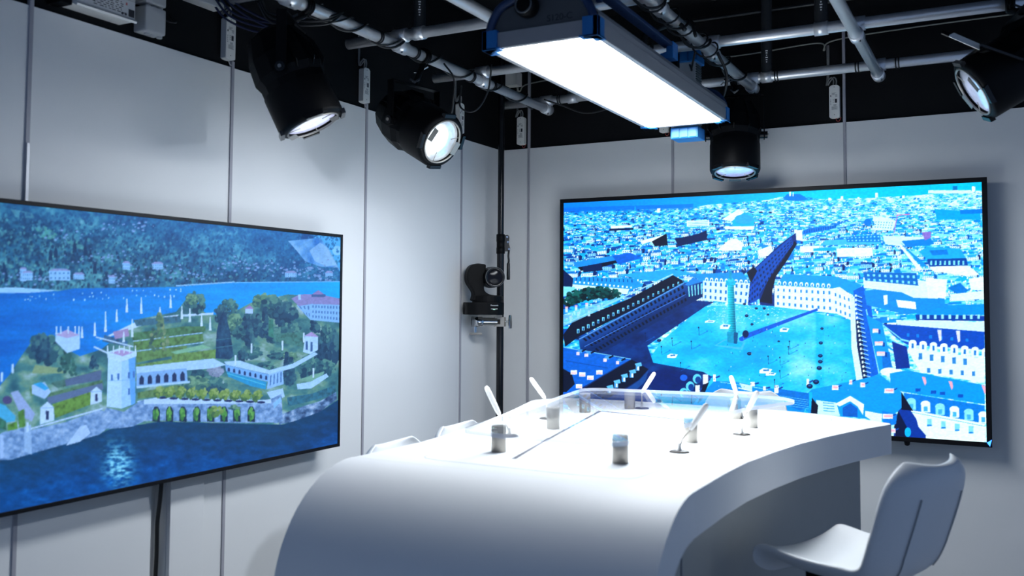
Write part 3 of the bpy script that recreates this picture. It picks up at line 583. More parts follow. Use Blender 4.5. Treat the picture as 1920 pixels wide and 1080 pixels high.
    # vehicles, lamps, people
    for x, y, r in ((1539, 643, 4), (1541, 616, 3.2), (1538, 667, 4.5), (1538, 678, 4.5), (1536, 690, 5), (1530, 716, 6), (1518, 724, 6), (1405, 663, 4.5), (1400, 592, 3.5), (1396, 570, 3), (1418, 578, 3), (1433, 578, 3), (1236, 638, 4), (1410, 608, 3), (1440, 590, 2.5), (1460, 640, 2.5)): p.ell(x, y, r, r*.75, (4, 20, 70)); p.ell(x, y-r*.2, r*.5, r*.3, (20, 80, 160))
    for x, y, a, b in ((1251, 663, 20, 8), (1424, 690, 24, 10), (1462, 614, 18, 8), (1322, 600, 20, 5), (1350, 607, 20, 10), (1436, 698, 20, 6)): p.poly([(x, y+b*.4), (x+a*.3, y), (x+a, y+b*.2), (x+a*.8, y+b), (x, y+b)], WH); p.rect(x+a*.3, y+b*.25, a*.45, b*.3, (0, 110, 200))
    p.ell(1282, 708, 7, 6, (20, 95, 230))
    for _ in range(90):
        x, y = RNG.uniform(1330, 1592), RNG.uniform(610, 735); p.rect(x, y, .8, 2.4, NV if RNG.random() < .6 else WH, .8)
    for x, y in ((1240, 650), (1260, 634), (1296, 640), (1210, 625), (1310, 614), (1276, 680), (1480, 640), (1462, 695), (1452, 712), (1440, 668), (1478, 650), (1462, 670)):
        p.line((x, y), (x+1, y+15), .8, NV, .8); p.ell(x, y, 1.3, 1.5, NV); p.line((x+1, y+15), (x+15, y+8), .8, (0, 96, 210), .7); p.ell(x+16, y+7, 2, 1.2, (0, 96, 210), .7)
    p.c = p.c*(1+.16*(fbm(X, Y, 4, 131, 2, .6)-.5)[..., None])
    return p.done()

def lake(axis, A, Z, d):
    p = Pic(axis, A, Z, d); X, Y = p.X, p.Y
    t = np.clip(X/640, -.3, 1)
    # hillside
    tex = fbm(X, Y, 46, 5, 5, .7); fine = fbm(X, Y, 9, 9, 3, .8)
    dark = ramp(tex*.62+fine*.5-.06, [(.25, (18, 58, 100)), (.42, (26, 82, 128)), (.58, (44, 112, 150)), (.75, (78, 150, 175)), (.9, (120, 180, 205))])
    blue = ramp(tex*.5+fine*.45, [(.2, (12, 70, 150)), (.5, (26, 108, 190)), (.8, (60, 150, 220))])
    k = np.clip((t*1.05-.25)-(Y-470)/220, 0, 1)[..., None]*.85
    p.c[:] = dark*(1-k)+blue*k
    p.poly([(588, 446), (600, 440), (645, 445), (645, 512), (636, 508), (628, 490), (618, 470), (605, 456)], (70, 165, 240)); p.ell(632, 470, 9, 9, (140, 200, 250), .7)
    p.poly([(66, 428), (84, 424), (108, 440), (100, 450), (78, 446)], (70, 150, 150), .8); p.poly([(120, 446), (150, 452), (160, 468), (135, 466)], (80, 155, 160), .6); p.poly([(20, 392), (60, 400), (66, 410), (30, 408)], (80, 150, 175), .6)
    for _ in range(3200):                                            # trees on the slope
        x, y = RNG.uniform(-10, 640), RNG.uniform(400, 542); s_ = RNG.uniform(1.5, 4)*(1.1-.35*x/640); g = RNG.random()
        g = g**2.2; c = np.array([12, 46, 88])*(1-g)+np.array([84, 160, 176])*g; bl = np.clip(x/640-.2-(y-470)/150, 0, .8); c = c*(1-bl)+np.array([30, 110, 190])*bl
        p.ell(x, y, s_*.8, s_, c, .8, 8)
    p.poly([(540, 452), (600, 446), (612, 462), (622, 482), (632, 498), (634, 502), (600, 500), (572, 490), (556, 470)], lambda x, y: ramp(fbm(x, y, 22, 40, 4, 1.6), [(.2, (40, 110, 200)), (.5, (95, 160, 230)), (.8, (160, 205, 250))]))
    p.poly([(600, 455), (616, 466), (632, 497), (612, 500), (590, 490), (580, 470)], (140, 190, 245), .65)
    for x, y in ((40, 515), (75, 520), (12, 520), (160, 470), (140, 465), (178, 505), (8, 505), (95, 480), (105, 475), (170, 482)): p.poly([(x-4, y+9), (x-3, y-5), (x, y-15), (x+3, y-5), (x+4, y+9)], (14, 50, 92))
    for _ in range(330):                                             # villages
        c = [(150, 440, 110), (235, 425, 60), (190, 480, 60), (430, 487, 40), (470, 500, 60), (540, 505, 55), (590, 508, 40), (300, 505, 60), (240, 520, 60), (60, 520, 60), (380, 515, 50), (610, 525, 30)][RNG.integers(12)]
        x, y = c[0]+RNG.normal(0, c[2]*.5), c[1]+RNG.normal(0, 7); 
        if y > 536: y = 536-RNG.random()*6
        w_ = RNG.uniform(1.6, 5.5); p.rect(x, y, w_, w_*.55, (112, 160, 225), .8); p.poly([(x-.5, y), (x+w_*.5, y-w_*.35), (x+w_+.5, y)], (96, 112, 180), .8)
    for x, y, w_, h_ in ((92, 508, 40, 18), (38, 505, 12, 22), (42, 512, 20, 14), (286, 495, 20, 10), (534, 512, 22, 8), (230, 494, 14, 12), (204, 520, 12, 12), (138, 515, 20, 9), (610, 512, 14, 6)): p.rect(x, y, w_, h_, (120, 180, 245)); p.poly([(x-1, y), (x+w_*.2, y-4), (x+w_*.8, y-4), (x+w_+1, y)], (120, 140, 205)); p.facade((x, y), (x+w_, y), (x+w_, y+h_), (x, y+h_), 2, 5, (60, 120, 190), .4, .4)
    # lake, far side
    sh = np.interp(X, [-20, 0, 60, 110, 140, 330, 430, 520, 640], [548, 547, 548, 546, 541, 538, 530, 529, 528])
    wat = Y > sh
    wv = fbm(X, Y, 80, 77, 4, .12)
    c = ramp(t*.9+(wv-.5)*.5+(Y-540)/900, [(0, (0, 88, 190)), (.3, (0, 112, 218)), (.6, (0, 138, 238)), (1, (10, 165, 250))])
    p.c[wat] = c[wat]
    p.poly([(-10, 540), (30, 539), (110, 545), (60, 549), (-10, 550)], (130, 190, 250)); p.line((330, 536), (440, 529), 2.5, (120, 180, 240)); p.line((440, 530), (640, 528), 2, (90, 170, 245))
    for _ in range(40): x = RNG.uniform(40, 340); p.rect(x, np.interp(x, [40, 340], [551, 540])+RNG.uniform(0, 14), RNG.uniform(1, 3), RNG.uniform(1.5, 4), (150, 210, 255))
    # lake, near side
    nb = np.interp(X, [-20, 20, 60, 185, 205, 250, 300, 440, 520, 560, 640], [868, 858, 850, 814, 805, 798, 790, 795, 800, 785, 740])
    near = Y > nb-14
    rip = fbm(X, Y, 16, 88, 4, .5)
    c = ramp(.34+(rip-.5)*.7+np.clip((Y-nb)/170, 0, 1)*.45-.12*(X/640), [(0, (4, 40, 84)), (.3, (0, 52, 110)), (.55, (0, 66, 140)), (.8, (0, 88, 180)), (1, (16, 118, 220))])
    dk = np.clip(1-(Y-nb)/75, 0, 1)[..., None]*.45; c = c*(1-dk)+np.array([22, 66, 92])/255*dk
    sp = np.exp(-((X-222-(Y-870)*.02)/24)**2-((Y-872)/36)**2); sp2 = np.clip(sp*1.5*(fbm(X, Y, 7, 91, 3, .45)*2.1-.62), 0, 1)[..., None]
    c = c*(1-sp2)+np.array([120, 205, 245])/255*sp2
    p.c[near] = c[near]
    # island ground
    isl = [(-10, 735), (20, 700), (40, 668), (60, 640), (100, 640), (150, 668), (190, 655), (235, 620), (262, 598), (330, 585), (350, 560), (390, 590), (430, 590), (470, 568), (540, 552), (645, 560), (645, 742), (600, 772), (530, 796), (440, 794), (300, 790), (250, 798), (205, 805), (185, 815), (60, 850), (20, 862), (-10, 862)]
    p.poly(isl, lambda x, y: ramp(fbm(x, y, 26, 51, 4, .7), [(.2, (34, 84, 108)), (.45, (62, 120, 130)), (.6, (92, 140, 130)), (.8, (140, 178, 205))]))
    G1 = [(22, 60, 88), (34, 80, 104), (50, 102, 116), (76, 130, 130)]; G2 = [(40, 84, 96), (58, 106, 104), (80, 128, 112), (102, 150, 130)]; CN = [(18, 52, 86), (26, 66, 100), (38, 84, 112), (54, 104, 122)]; YG = [(58, 98, 66), (80, 122, 66), (104, 142, 74), (126, 160, 98)]
    def hedge(pts, c=(122, 146, 50)):
        c = (int(c[0]*.72), int(c[1]*.90), int(c[2]*.9+30)); p.poly(pts, lambda x, y: ramp(fbm(x, y, 5, 61, 3, 1.2), [(.2, tuple(int(v*.74) for v in c)), (.5, c), (.85, tuple(min(255, int(v*1.12)) for v in c))]))
    STONE = lambda x, y: ramp(fbm(x, y, 7, 71, 4, .8), [(.15, (70, 110, 168)), (.5, (106, 148, 208)), (.85, (142, 180, 232))])
    WHT = (165, 205, 252)
    # upper terraces
    for pts, c in (([(180, 640), (262, 612), (330, 600), (335, 590), (262, 600)], WHT), ([(250, 600), (340, 592), (340, 604), (256, 612)], (70, 110, 110)), ([(196, 628), (240, 640), (238, 650), (192, 640)], (60, 100, 120)), ([(246, 625), (345, 612), (385, 612), (385, 622), (250, 640)], (92, 128, 62)), ([(250, 640), (380, 626), (382, 640), (252, 658)], (110, 138, 52)), ([(255, 660), (350, 648), (352, 662), (256, 680)], (118, 142, 56))): hedge(pts, c) if c != WHT else p.poly(pts, c)
    p.poly([(212, 622), (240, 616), (243, 630), (216, 636)], (140, 130, 190)); p.line((180, 632), (250, 650), 2.5, WHT); p.line((176, 650), (215, 668), 3, WHT); p.line((250, 640), (380, 624), 1.6, (140, 190, 240)); p.line((252, 659), (382, 642), 1.6, (140, 190, 240)); p.line((340, 592), (400, 588), 4, WHT)
    hedge([(255, 684), (318, 674), (338, 672), (338, 684), (256, 694)], (128, 150, 58)); hedge([(322, 665), (405, 655), (405, 672), (322, 680)], (125, 148, 52)); p.poly([(320, 660), (380, 646), (395, 652), (330, 664)], (110, 170, 150))
    # left terraces
    hedge([(95, 718), (186, 694), (190, 706), (108, 728)], (86, 116, 84)); p.poly([(122, 712), (190, 694), (190, 712), (124, 724)], (72, 96, 140)); hedge([(88, 738), (192, 712), (194, 722), (90, 750)], (100, 128, 70)); p.poly([(88, 745), (192, 718), (194, 730), (92, 758)], (78, 104, 150)); hedge([(98, 758), (172, 734), (176, 756), (104, 784)], (122, 148, 36)); hedge([(56, 726), (70, 715), (72, 738), (58, 742)], (110, 134, 60))
    p.poly([(66, 684), (110, 690), (124, 700), (60, 700)], (116, 150, 120)); p.poly([(60, 722), (84, 716), (96, 735), (84, 748), (60, 738)], (140, 184, 240)); p.poly([(62, 720), (78, 716), (92, 728), (84, 732)], (40, 150, 225))
    p.poly([(20, 736), (34, 732), (66, 776), (60, 790), (40, 780)], (130, 160, 220)); p.ell(14, 750, 9, 8, (64, 66, 120)); p.poly([(-10, 752), (10, 760), (30, 780), (28, 790), (-10, 795)], (60, 160, 220)); hedge([(-10, 775), (12, 790), (12, 806), (-10, 800)], (70, 120, 70)); hedge([(14, 796), (32, 790), (34, 806), (16, 812)], (112, 150, 30)); hedge([(34, 772), (46, 766), (48, 800), (36, 802)], (100, 140, 36))
    # obelisks and statues
    for x, y, h_ in ((198, 622, 38), (154, 634, 22), (178, 630, 26), (219, 604, 24), (238, 586, 26), (265, 588, 30), (320, 578, 24), (248, 632, 34), (341, 598, 24), (356, 604, 26), (378, 612, 22), (394, 620, 26), (300, 588, 12), (232, 642, 20)): p.poly([(x-2.4, y), (x-.8, y-h_), (x+.8, y-h_), (x+2.4, y)], (178, 214, 252))
    # trees of the island
    for x, y, rx, ry, cs in ((85, 655, 34, 30, G1), (78, 650, 20, 26, CN), (366, 568, 20, 22, G1), (360, 562, 12, 10, G2), (497, 566, 24, 18, G2), (515, 575, 26, 22, G1), (535, 590, 24, 26, CN), (430, 575, 16, 16, G1), (415, 590, 14, 18, CN), (380, 700, 24, 26, G1), (400, 722, 30, 18, G1), (368, 720, 26, 16, G2), (404, 695, 16, 12, [(110, 130, 170), (130, 150, 190)]), (455, 620, 22, 20, G1), (470, 605, 18, 20, CN), (440, 600, 14, 12, G2), (600, 655, 18, 30, CN), (622, 650, 18, 34, CN), (580, 690, 22, 24, G1), (612, 625, 12, 18, G1), (520, 630, 26, 16, G1), (545, 620, 20, 20, G1), (470, 660, 22, 14, G1), (500, 690, 20, 12, G1), (520, 665, 20, 10, G1), (545, 668, 14, 8, G2), (455, 668, 10, 14, CN), (610, 690, 20, 16, G1), (430, 612, 12, 10, G2)): p.blob(x, y, rx, ry, cs, 90)
    def cone(x, yb, yt, r, cs):
        for k in range(70):
            q = RNG.random()**.8; yy = yb-(yb-yt)*q; rr = r*(1-q**1.6)+1; xx = x+RNG.uniform(-1, 1)*rr; c = cs[min(len(cs)-1, int((.5+.4*(xx-x)/max(rr, 1)*.6+RNG.normal(0, .2))*len(cs))) if True else 0]; p.ell(xx, yy, 3.4, 3.6, c, 1, 8)
    cone(299, 662, 588, 20, [(46, 82, 84), (66, 104, 92), (90, 124, 98), (112, 140, 112)]); cone(126, 704, 650, 17, [(30, 70, 80), (40, 88, 92), (52, 106, 104)]); cone(176, 690, 668, 6, CN)
    p.poly([(404, 672), (406, 622), (412, 596), (419, 582), (425, 596), (432, 624), (438, 668), (430, 674)], lambda x, y: ramp(fbm(x, y, 7, 33, 3, 1.4), [(.2, (14, 44, 84)), (.5, (22, 62, 102)), (.8, (34, 82, 120))])); p.line((405, 652), (436, 648), 1.2, (60, 120, 150)); p.line((405, 638), (434, 634), 1, (50, 110, 140))
    for x, yb, yt in ((497, 632, 578), (484, 632, 590), (468, 648, 606), (538, 730, 662), (546, 720, 672), (590, 622, 580)): cone(x, yb, yt, 7, CN)
    hedge([(503, 630), (504, 600), (512, 598), (513, 634)], (70, 130, 90)); hedge([(512, 626), (570, 622), (570, 652), (515, 640)], (84, 128, 96))
    # palace at the right edge
    p.poly([(556, 572), (584, 566), (645, 568), (645, 606), (582, 600), (574, 592)], (118, 176, 244)); p.facade((584, 570), (645, 572), (645, 604), (584, 598), 3, 11, (70, 120, 190), .5, .5); p.facade((556, 572), (582, 570), (582, 598), (572, 592), 2, 3, (70, 120, 190), .4, .5)
    p.poly([(546, 560), (562, 552), (600, 552), (645, 562), (645, 572), (584, 570), (560, 574)], (124, 128, 196)); p.poly([(580, 555), (597, 544), (612, 555)], (128, 120, 190)); p.rect(584, 552, 26, 5, (60, 90, 150)); p.rect(559, 552, 5, 10, (150, 195, 250)); p.poly([(458, 580), (468, 572), (476, 580)], (140, 120, 190)); p.rect(460, 579, 14, 9, (150, 190, 245))
    # gate tower, balustrades, right terrace
    p.poly([(568, 660), (572, 628), (596, 632), (596, 656), (582, 664)], (156, 202, 252)); p.poly([(570, 630), (584, 622), (598, 632)], (150, 140, 205)); p.rect(573, 640, 4, 16, (50, 90, 150)); p.rect(582, 641, 4, 18, (50, 90, 150))
    p.poly([(420, 678), (450, 676), (505, 694), (548, 682), (590, 660), (596, 664), (550, 690), (506, 702), (424, 684)], (150, 198, 250)); p.poly([(422, 684), (504, 702), (504, 716), (424, 696)], (104, 164, 238)); p.facade((424, 685), (504, 702), (504, 716), (424, 698), 1, 8, (20, 46, 100), .4, .6, .3)
    p.poly([(424, 696), (500, 716), (498, 730), (470, 724), (428, 706)], (30, 140, 205)); p.line((426, 700), (498, 722), 1, (90, 200, 235)); p.poly([(504, 702), (530, 694), (532, 720), (500, 730)], (128, 180, 244)); p.facade((505, 702), (530, 694), (530, 718), (503, 726), 1, 4, (60, 110, 180), .35, .8)
    p.poly([(500, 735), (530, 728), (534, 744), (510, 752)], (150, 196, 248)); p.poly([(556, 720), (580, 716), (612, 700), (616, 706), (584, 728), (558, 730)], (150, 198, 250)); p.poly([(558, 712), (590, 702), (608, 696), (606, 702), (582, 716)], (104, 160, 150)); hedge([(538, 745), (585, 738), (628, 722), (630, 738), (590, 750), (540, 762)], (60, 116, 116))
    p.poly([(520, 780), (560, 764), (600, 752), (630, 735), (632, 748), (600, 772), (550, 790), (524, 796)], lambda x, y: ramp(fbm(x, y, 9, 83, 4, .8), [(.2, (30, 56, 100)), (.5, (90, 128, 180)), (.8, (160, 190, 235))]))
    for x, y in ((470, 660), (528, 655), (440, 682), (586, 706), (568, 640)): p.rect(x, y-16, 3, 18, (175, 212, 252))
    # arcade behind the tower
    p.poly([(255, 688), (400, 672), (424, 684), (400, 690), (256, 702)], (150, 198, 248)); p.poly([(256, 700), (350, 690), (352, 716), (256, 724)], (112, 164, 232)); p.facade((258, 702), (350, 693), (350, 716), (258, 724), 1, 6, (24, 44, 90), .55, .8, .3)
    p.line((256, 726), (356, 716), 4, (150, 198, 248)); hedge([(258, 736), (330, 722), (346, 724), (346, 738), (258, 748)], (116, 136, 60))
    # sea wall with ivy arches and a row of clipped trees
    p.poly([(256, 752), (300, 744), (490, 750), (512, 748), (512, 756), (270, 760)], (160, 200, 250)); p.poly([(262, 758), (510, 756), (514, 792), (440, 793), (300, 788), (262, 790)], STONE)
    for k, x in enumerate((293, 318, 343, 369, 395, 420, 444, 471)): p.poly([(x-7, 790), (x-7, 770), (x-3, 762), (x+3, 762), (x+7, 770), (x+7, 791)], (22, 44, 70)); p.blob(x-1+(k > 4), 776, 5.5, 13, [(50, 110, 60), (70, 140, 64), (92, 160, 80)], 26, .35)
    p.blob(405, 772, 14, 12, YG, 30, .3); p.blob(440, 764, 12, 6, G2, 22, .3)
    for k in range(10):
        x = 296+k*20.5; y = 736+k*.9; p.ell(x+9, y+10, 8, 2.2, (20, 36, 90)); p.blob(x+4, y-5, 8, 8, YG, 26, .35); p.blob(x, y, 9, 9.5, YG, 34, .35)
    p.poly([(508, 748), (528, 738), (530, 790), (514, 794)], STONE); p.poly([(512, 756), (526, 744), (528, 752), (514, 766)], (120, 180, 240))
    for x, y, s_ in ((89, 782, 1), (181, 748, .8)):
        p.poly([(x-14*s_, y+14*s_), (x-13*s_, y-18*s_), (x, y-29*s_), (x+12*s_, y-19*s_), (x+13*s_, y+6*s_)], (165, 206, 252)); p.rect(x-3*s_, y-12*s_, 6*s_, 17*s_, (34, 50, 100)); p.line((x-14*s_, y-17*s_), (x+13*s_, y-18*s_), 1.5, (120, 165, 230))
    p.poly([(-10, 820), (6, 810), (44, 802), (58, 806), (120, 792), (188, 768), (198, 772), (198, 806), (185, 815), (60, 850), (20, 862), (-10, 862)], STONE); p.line((50, 806), (192, 766), 3, (160, 198, 248)); p.poly([(46, 800), (58, 796), (60, 852), (46, 846)], (130, 172, 228)); p.poly([(124, 835), (150, 800), (162, 796), (170, 812), (150, 828)], (150, 190, 244)); p.rect(0, 815, 7, 44, (140, 180, 240))
    for x, y in ((22, 688), (50, 798), (2, 704)): p.rect(x, y-6, 4, 18, (165, 205, 252))
    # round pavilion and tower
    p.poly([(104, 624), (150, 626), (150, 654), (126, 662), (104, 640)], (150, 198, 250)); p.poly([(104, 628), (126, 618), (150, 628), (126, 634)], (150, 150, 212)); 
    for x in (106, 114, 128, 141, 148): p.rect(x-1, 612, 2.4, 14, (175, 212, 254))
    p.poly([(196, 770), (200, 764), (232, 772), (262, 752), (270, 750), (270, 790), (250, 799), (232, 802), (198, 804)], STONE)
    p.poly([(203, 670), (228, 678), (228, 766), (200, 762)], (158, 206, 254)); p.poly([(228, 678), (254, 668), (254, 756), (228, 766)], (138, 192, 252)); p.poly([(241, 673), (254, 668), (254, 756), (246, 760)], (84, 156, 240))
    p.poly([(201, 660), (228, 652), (256, 660), (256, 668), (228, 678), (202, 672)], (165, 208, 254)); p.poly([(208, 661), (228, 656), (250, 661), (230, 668)], (150, 140, 205))
    for x in (202, 213, 224, 233, 243, 254): p.rect(x-1, 648, 2, 14, (178, 214, 254))
    for x, y in ((208, 702), (220, 700), (240, 698), (240, 728), (249, 696)): p.rect(x, y, 4, 12, (60, 110, 190))
    p.line((202, 714), (254, 712), .8, (100, 160, 230))
    p.c = p.c*(1+.15*(fbm(X, Y, 3, 123, 2, .8)-.5)[..., None])
    p.c = p.c*.96+np.array([.08, .40, .80])*.04
    return p.done()

screen('television', 'large wall screen on the back wall showing a blue aerial view of a city square', 'y', (.3946, 1.5078-.55), (.3946+1.93, 1.5078+.55), .1, .020, city, (760, 428), 1.25, True)
screen('television', 'wall screen on the left wall showing a garden island in a lake', 'x', (-1.4646-1.4597, 1.3828-.41055), (-1.4646, 1.3828+.41055), .1, .012, lake, (640, 360), 1.15)
# ================================================================== DESK
TZ, TT = 1.13, .10
right = [(-2.40, 1.790), (-2.15, 1.790), (-1.966, 1.797), (-1.77, 1.820), (-1.573, 1.853), (-1.38, 1.898), (-1.207, 1.948), (-1.09, 1.988), (-.998, 2.024)]
left = [(-2.40, .885), (-2.10, .893), (-1.90, .872), (-1.667, .834), (-1.397, .775), (-1.20, .727), (-1.077, .694), (-.930, .655)]
far = [(2.036, -.965), (2.028, -.935), (1.975, -.892), (1.900, -.852), (1.80, -.800), (1.676, -.752), (1.50, -.728), (1.20, -.720), (.95, -.722), (.816, -.728), (.729, -.765), (.672, -.83), (.652, -.885)]
top = [(x, y) for y, x in right] + far + [(x, y) for y, x in left[::-1]]
desk = thing('presenter_desk', 'white curved studio desk with a waterfall end, filling the foreground', 'desk', (1.34, -1.6, 0))
mb = MB().prism(top, (0, 0, TZ-TT), (1, 0, 0), (0, 1, 0), (0, 0, 1), TT, .004)
mb.build('tabletop', 'solid', desk)
# waterfall end: profile in (y, z) swept from left to right edge
a_, b_ = .29, .30; prof = [(-2.40-a_*math.sin(t*PI/2/14), TZ-b_*(1-math.cos(t*PI/2/14))) for t in range(15)] + [(-2.692, .6), (-2.695, .3), (-2.697, .0)]
inn = [(-2.40-(a_-.09)*math.sin(t*PI/2/14), TZ-TT-(b_-.10)*(1-math.cos(t*PI/2/14))) for t in range(15)] + [(-2.602, .6), (-2.605, .3), (-2.607, .0)]
loop = prof + inn[::-1]; vs = []; n_ = len(loop)
for x in (.885, 1.790): vs += [(x, y, z) for y, z in loop]
m_ = len(prof); fs = [(i, i+1, n_+i+1, n_+i) for i in range(n_-1)] + [(n_-1, 0, n_, 2*n_-1)]
side = [(i, i+1, n_-2-i, n_-1-i) for i in range(m_-1)]
w = MB().add(vs, [f[::-1] for f in fs[:m_-1]], True); w.add(vs, [f[::-1] for f in fs[m_-1:]], False); w.add(vs, side, False); w.add([(v[0], v[1], v[2]) for v in vs], [tuple(i+n_ for i in f[::-1]) for f in side], False)
w.build('waterfall_end', 'solid', desk)
ins = lambda s, e: [(x+e*s, y) for y, x in e_]                        # noqa
ped = [(x-.085, y) for y, x in right if y < -.99] + [(1.925, -.94)] + [(1.02, -.93)] + [(x+.30, y) for y, x in left[::-1] if y < -.95]
ped = [(1.705, -2.585)] + ped[1:-1] + [(1.18, -2.585)]
MB().prism(ped, (0, 0, 0), (1, 0, 0), (0, 1, 0), (0, 0, 1), TZ-TT).build('pedestal', 'pedestal', desk)
for x, y in ((1.7055, -2.22), (1.906, -.985)): MB().box((x-.003, y-.003, .02), (x+.003, y+.003, TZ-TT-.004)).build('pedestal_joint', 'seamdark', desk)
def ribbon(pts, wd, z, h, mb, close=False):
    pts = [V((p[0], p[1], 0)) for p in pts]; m = len(pts); vs = []; fs = []
    for i, p in enumerate(pts):
        d = (pts[(i+1) % m]-pts[i-1]) if close else (pts[min(i+1, m-1)]-pts[max(i-1, 0)]); d.normalize(); q = V((-d.y, d.x, 0))*wd/2
        vs += [p+q+V((0, 0, z)), p-q+V((0, 0, z)), p+q+V((0, 0, z+h)), p-q+V((0, 0, z+h))]
    for i in range(m if close else m-1):
        a = 4*i; b = 4*((i+1) % m); fs += [(a+2, a+3, b+3, b+2), (a, a+2, b+2, b), (a+3, a+1, b+1, b+3)]
    return mb.add(vs, fs)
gr = [(1.10, -2.33), (1.317, -2.335), (1.49, -2.337), (1.61, -2.322), (1.634, -2.245), (1.650, -2.0), (1.665, -1.80), (1.70, -1.58), (1.746, -1.355), (1.80, -1.13), (1.844, -.975), (1.79, -.88), (1.6, -.83), (1.0, -.82), (.85, -.84), (.80, -.93), (.85, -1.12), (.91, -1.36), (.97, -1.67), (1.015, -1.95), (1.035, -2.24), (1.05, -2.31)]
jl = ribbon(spline(gr+[gr[0]], 4)[:-1], .003, TZ, .0005, MB(), True)
for a, b in (((1.658, -1.952), (1.797, -1.937)), ((1.712, -1.536), (1.853, -1.569)), ((.905, -1.94), (1.01, -1.95)), ((.83, -1.54), (.95, -1.55))): ribbon([a, b], .003, TZ, .0005, jl)
jl.build('top_joints', 'joint', desk)
sl = MB()
ribbon([(1.262, -2.22), (1.20, -1.93), (1.12, -1.52), (1.045, -1.125)], .011, TZ, .0008, sl); ribbon([(1.045, -1.12), (1.306, -1.193), (1.52, -1.268), (1.62, -1.262)], .011, TZ, .0008, sl)
sl.build('perforated_strip', 'slot', desk)
# posts and the clear sheet they carry
GZ = 1.20
posts = [(1.172, -2.135, 'steel post under the near left corner of the clear sheet'), (1.102, -1.650, 'steel post on the left side, third microphone-side post from the far end'), (1.010, -1.187, 'steel post near the far left corner of the clear sheet'), (1.110, -.990, 'steel post at the far edge beside the outward bent microphone'),
         (1.521, -2.134, 'steel post at the near right corner, largest of the eight'), (1.570, -1.703, 'steel post just behind the nearest right-hand microphone'), (1.540, -1.090, 'steel post at the far edge in front of the far white stool'), (1.645, -1.290, 'steel post at the far right, behind the second right-hand microphone')]
posts[1] = (1.102, -1.650, 'steel post midway along the left edge of the clear sheet')
for x, y, l in posts:
    tag(MB().lathe((x, y, TZ), (0, 0, 1), [(.0195, 0), (.0205, .001), (.0205, .0625), (.0195, .064), (.0195, .0655), (.0205, .067), (.0205, .0695), (.0198, .070)], 36).build('standoff_post', 'steel'), l, 'post', 'posts carrying the clear sheet')
gl = [(1.163, -2.325), (1.30, -2.345), (1.585, -2.338), (1.612, -2.27), (1.625, -1.95), (1.640, -1.70), (1.672, -1.44), (1.768, -1.155), (1.70, -1.065), (1.643, -1.045), (1.433, -1.035), (1.01, -1.08), (.975, -1.13), (1.02, -1.42), (1.082, -1.75), (1.12, -2.02)]
gl = rounded(gl, [.05, 0, .05, .04, 0, 0, 0, .05, 0, 0, 0, .06, .05, 0, 0, 0], 5)
tag(MB().prism(gl, (0, 0, GZ+.0002), (1, 0, 0), (0, 1, 0), (0, 0, 1), .012, .0015).build('acrylic_sheet', 'glass'), 'clear acrylic sheet lying on the steel posts above the desk', 'clear sheet')
sh_ = bpy.data.objects['acrylic_sheet']; sh_.data.materials.append(M['glassedge'])
for p_ in sh_.data.polygons:
    if abs(p_.normal.z) < .8: p_.material_index = 1
# microphones
def mic(base, neck_top, head_top, label):
    b = V((*base, TZ)); nt = V(neck_top); ht = V(head_top); r = thing('gooseneck_microphone', label, 'microphone', b, 'gooseneck microphones on the desk')
    MB().lathe(b, (0, 0, 1), [(.0275, 0), (.0275, .002), (.024, .0045), (.009, .0055)], 32).build('base_plate', 'darksteel', r)
    MB().lathe(b+V((0, 0, .005)), (0, 0, 1), [(.0075, 0), (.0055, .008), (.0035, .020)], 20).build('neck_boot', 'micwhite', r)
    mid = b*.45+nt*.55+V(((b-nt).x*.22, (b-nt).y*.22, .004))
    MB().tube(spline([b+V((0, 0, .015)), b*.78+mid*.22+V((0, 0, .006)), mid, nt], 7), .0023, 8).build('gooseneck', 'steel', r)
    ax = (ht-nt).normalized(); L = (ht-nt).length; sd = ax.cross(CF).normalized(); nn = sd.cross(ax)
    prof = [(.0035, 0), (.0058, .006), (.0062, L*.12), (.0072, L*.35), (.0074, L*.75), (.0066, L*.93), (.0040, L*.985), (.001, L)]
    h = MB(); vs = []; n = 14
    for rr, hh in prof:
        for k in range(n): a = 2*PI*k/n; vs.append(nt+ax*hh+sd*math.cos(a)*rr*1.15+nn*math.sin(a)*rr*.62)
    fs = [(i*n+k, i*n+(k+1) % n, (i+1)*n+(k+1) % n, (i+1)*n+k) for i in range(len(prof)-1) for k in range(n)]
    h.add(vs, [f[::-1] for f in fs], True).add(vs[:n], [tuple(range(n))]).add(vs[-n:], [tuple(range(n))[::-1]]); h.build('microphone_head', 'micwhite', r)
def at(px, py, t): return CAM + (CF + CR*((px-960)/F_PX) - CU*((py-CY)/F_PX))*t   # point t metres deep along a measured direction
mic((1.060, -1.866), at(937, 779, 2.84), at(911, 724, 2.86), 'left-leaning microphone nearest on the left, in front of the black pole')
mic((.975, -1.432), at(1022, 747, 3.24), at(994, 708, 3.27), 'left-leaning microphone between the black pole and the big city screen')
mic((1.150, -.965), at(1203, 737, 3.50), at(1228, 698, 3.52), 'microphone at the far edge bent to the right over dark screen roofs')
mic((1.555, -1.060), at(1382, 741, 3.24), at(1370, 704, 3.28), 'left-leaning microphone in front of the far white stool')
mic((1.659, -1.474), at(1401, 772, 2.82), at(1421, 733, 2.80), 'right-leaning microphone second along the right side of the desk')
mic((1.598, -1.897), at(1294, 806, 2.50), at(1326, 757, 2.48), 'right-leaning microphone nearest the viewer, dark base plate in full view')

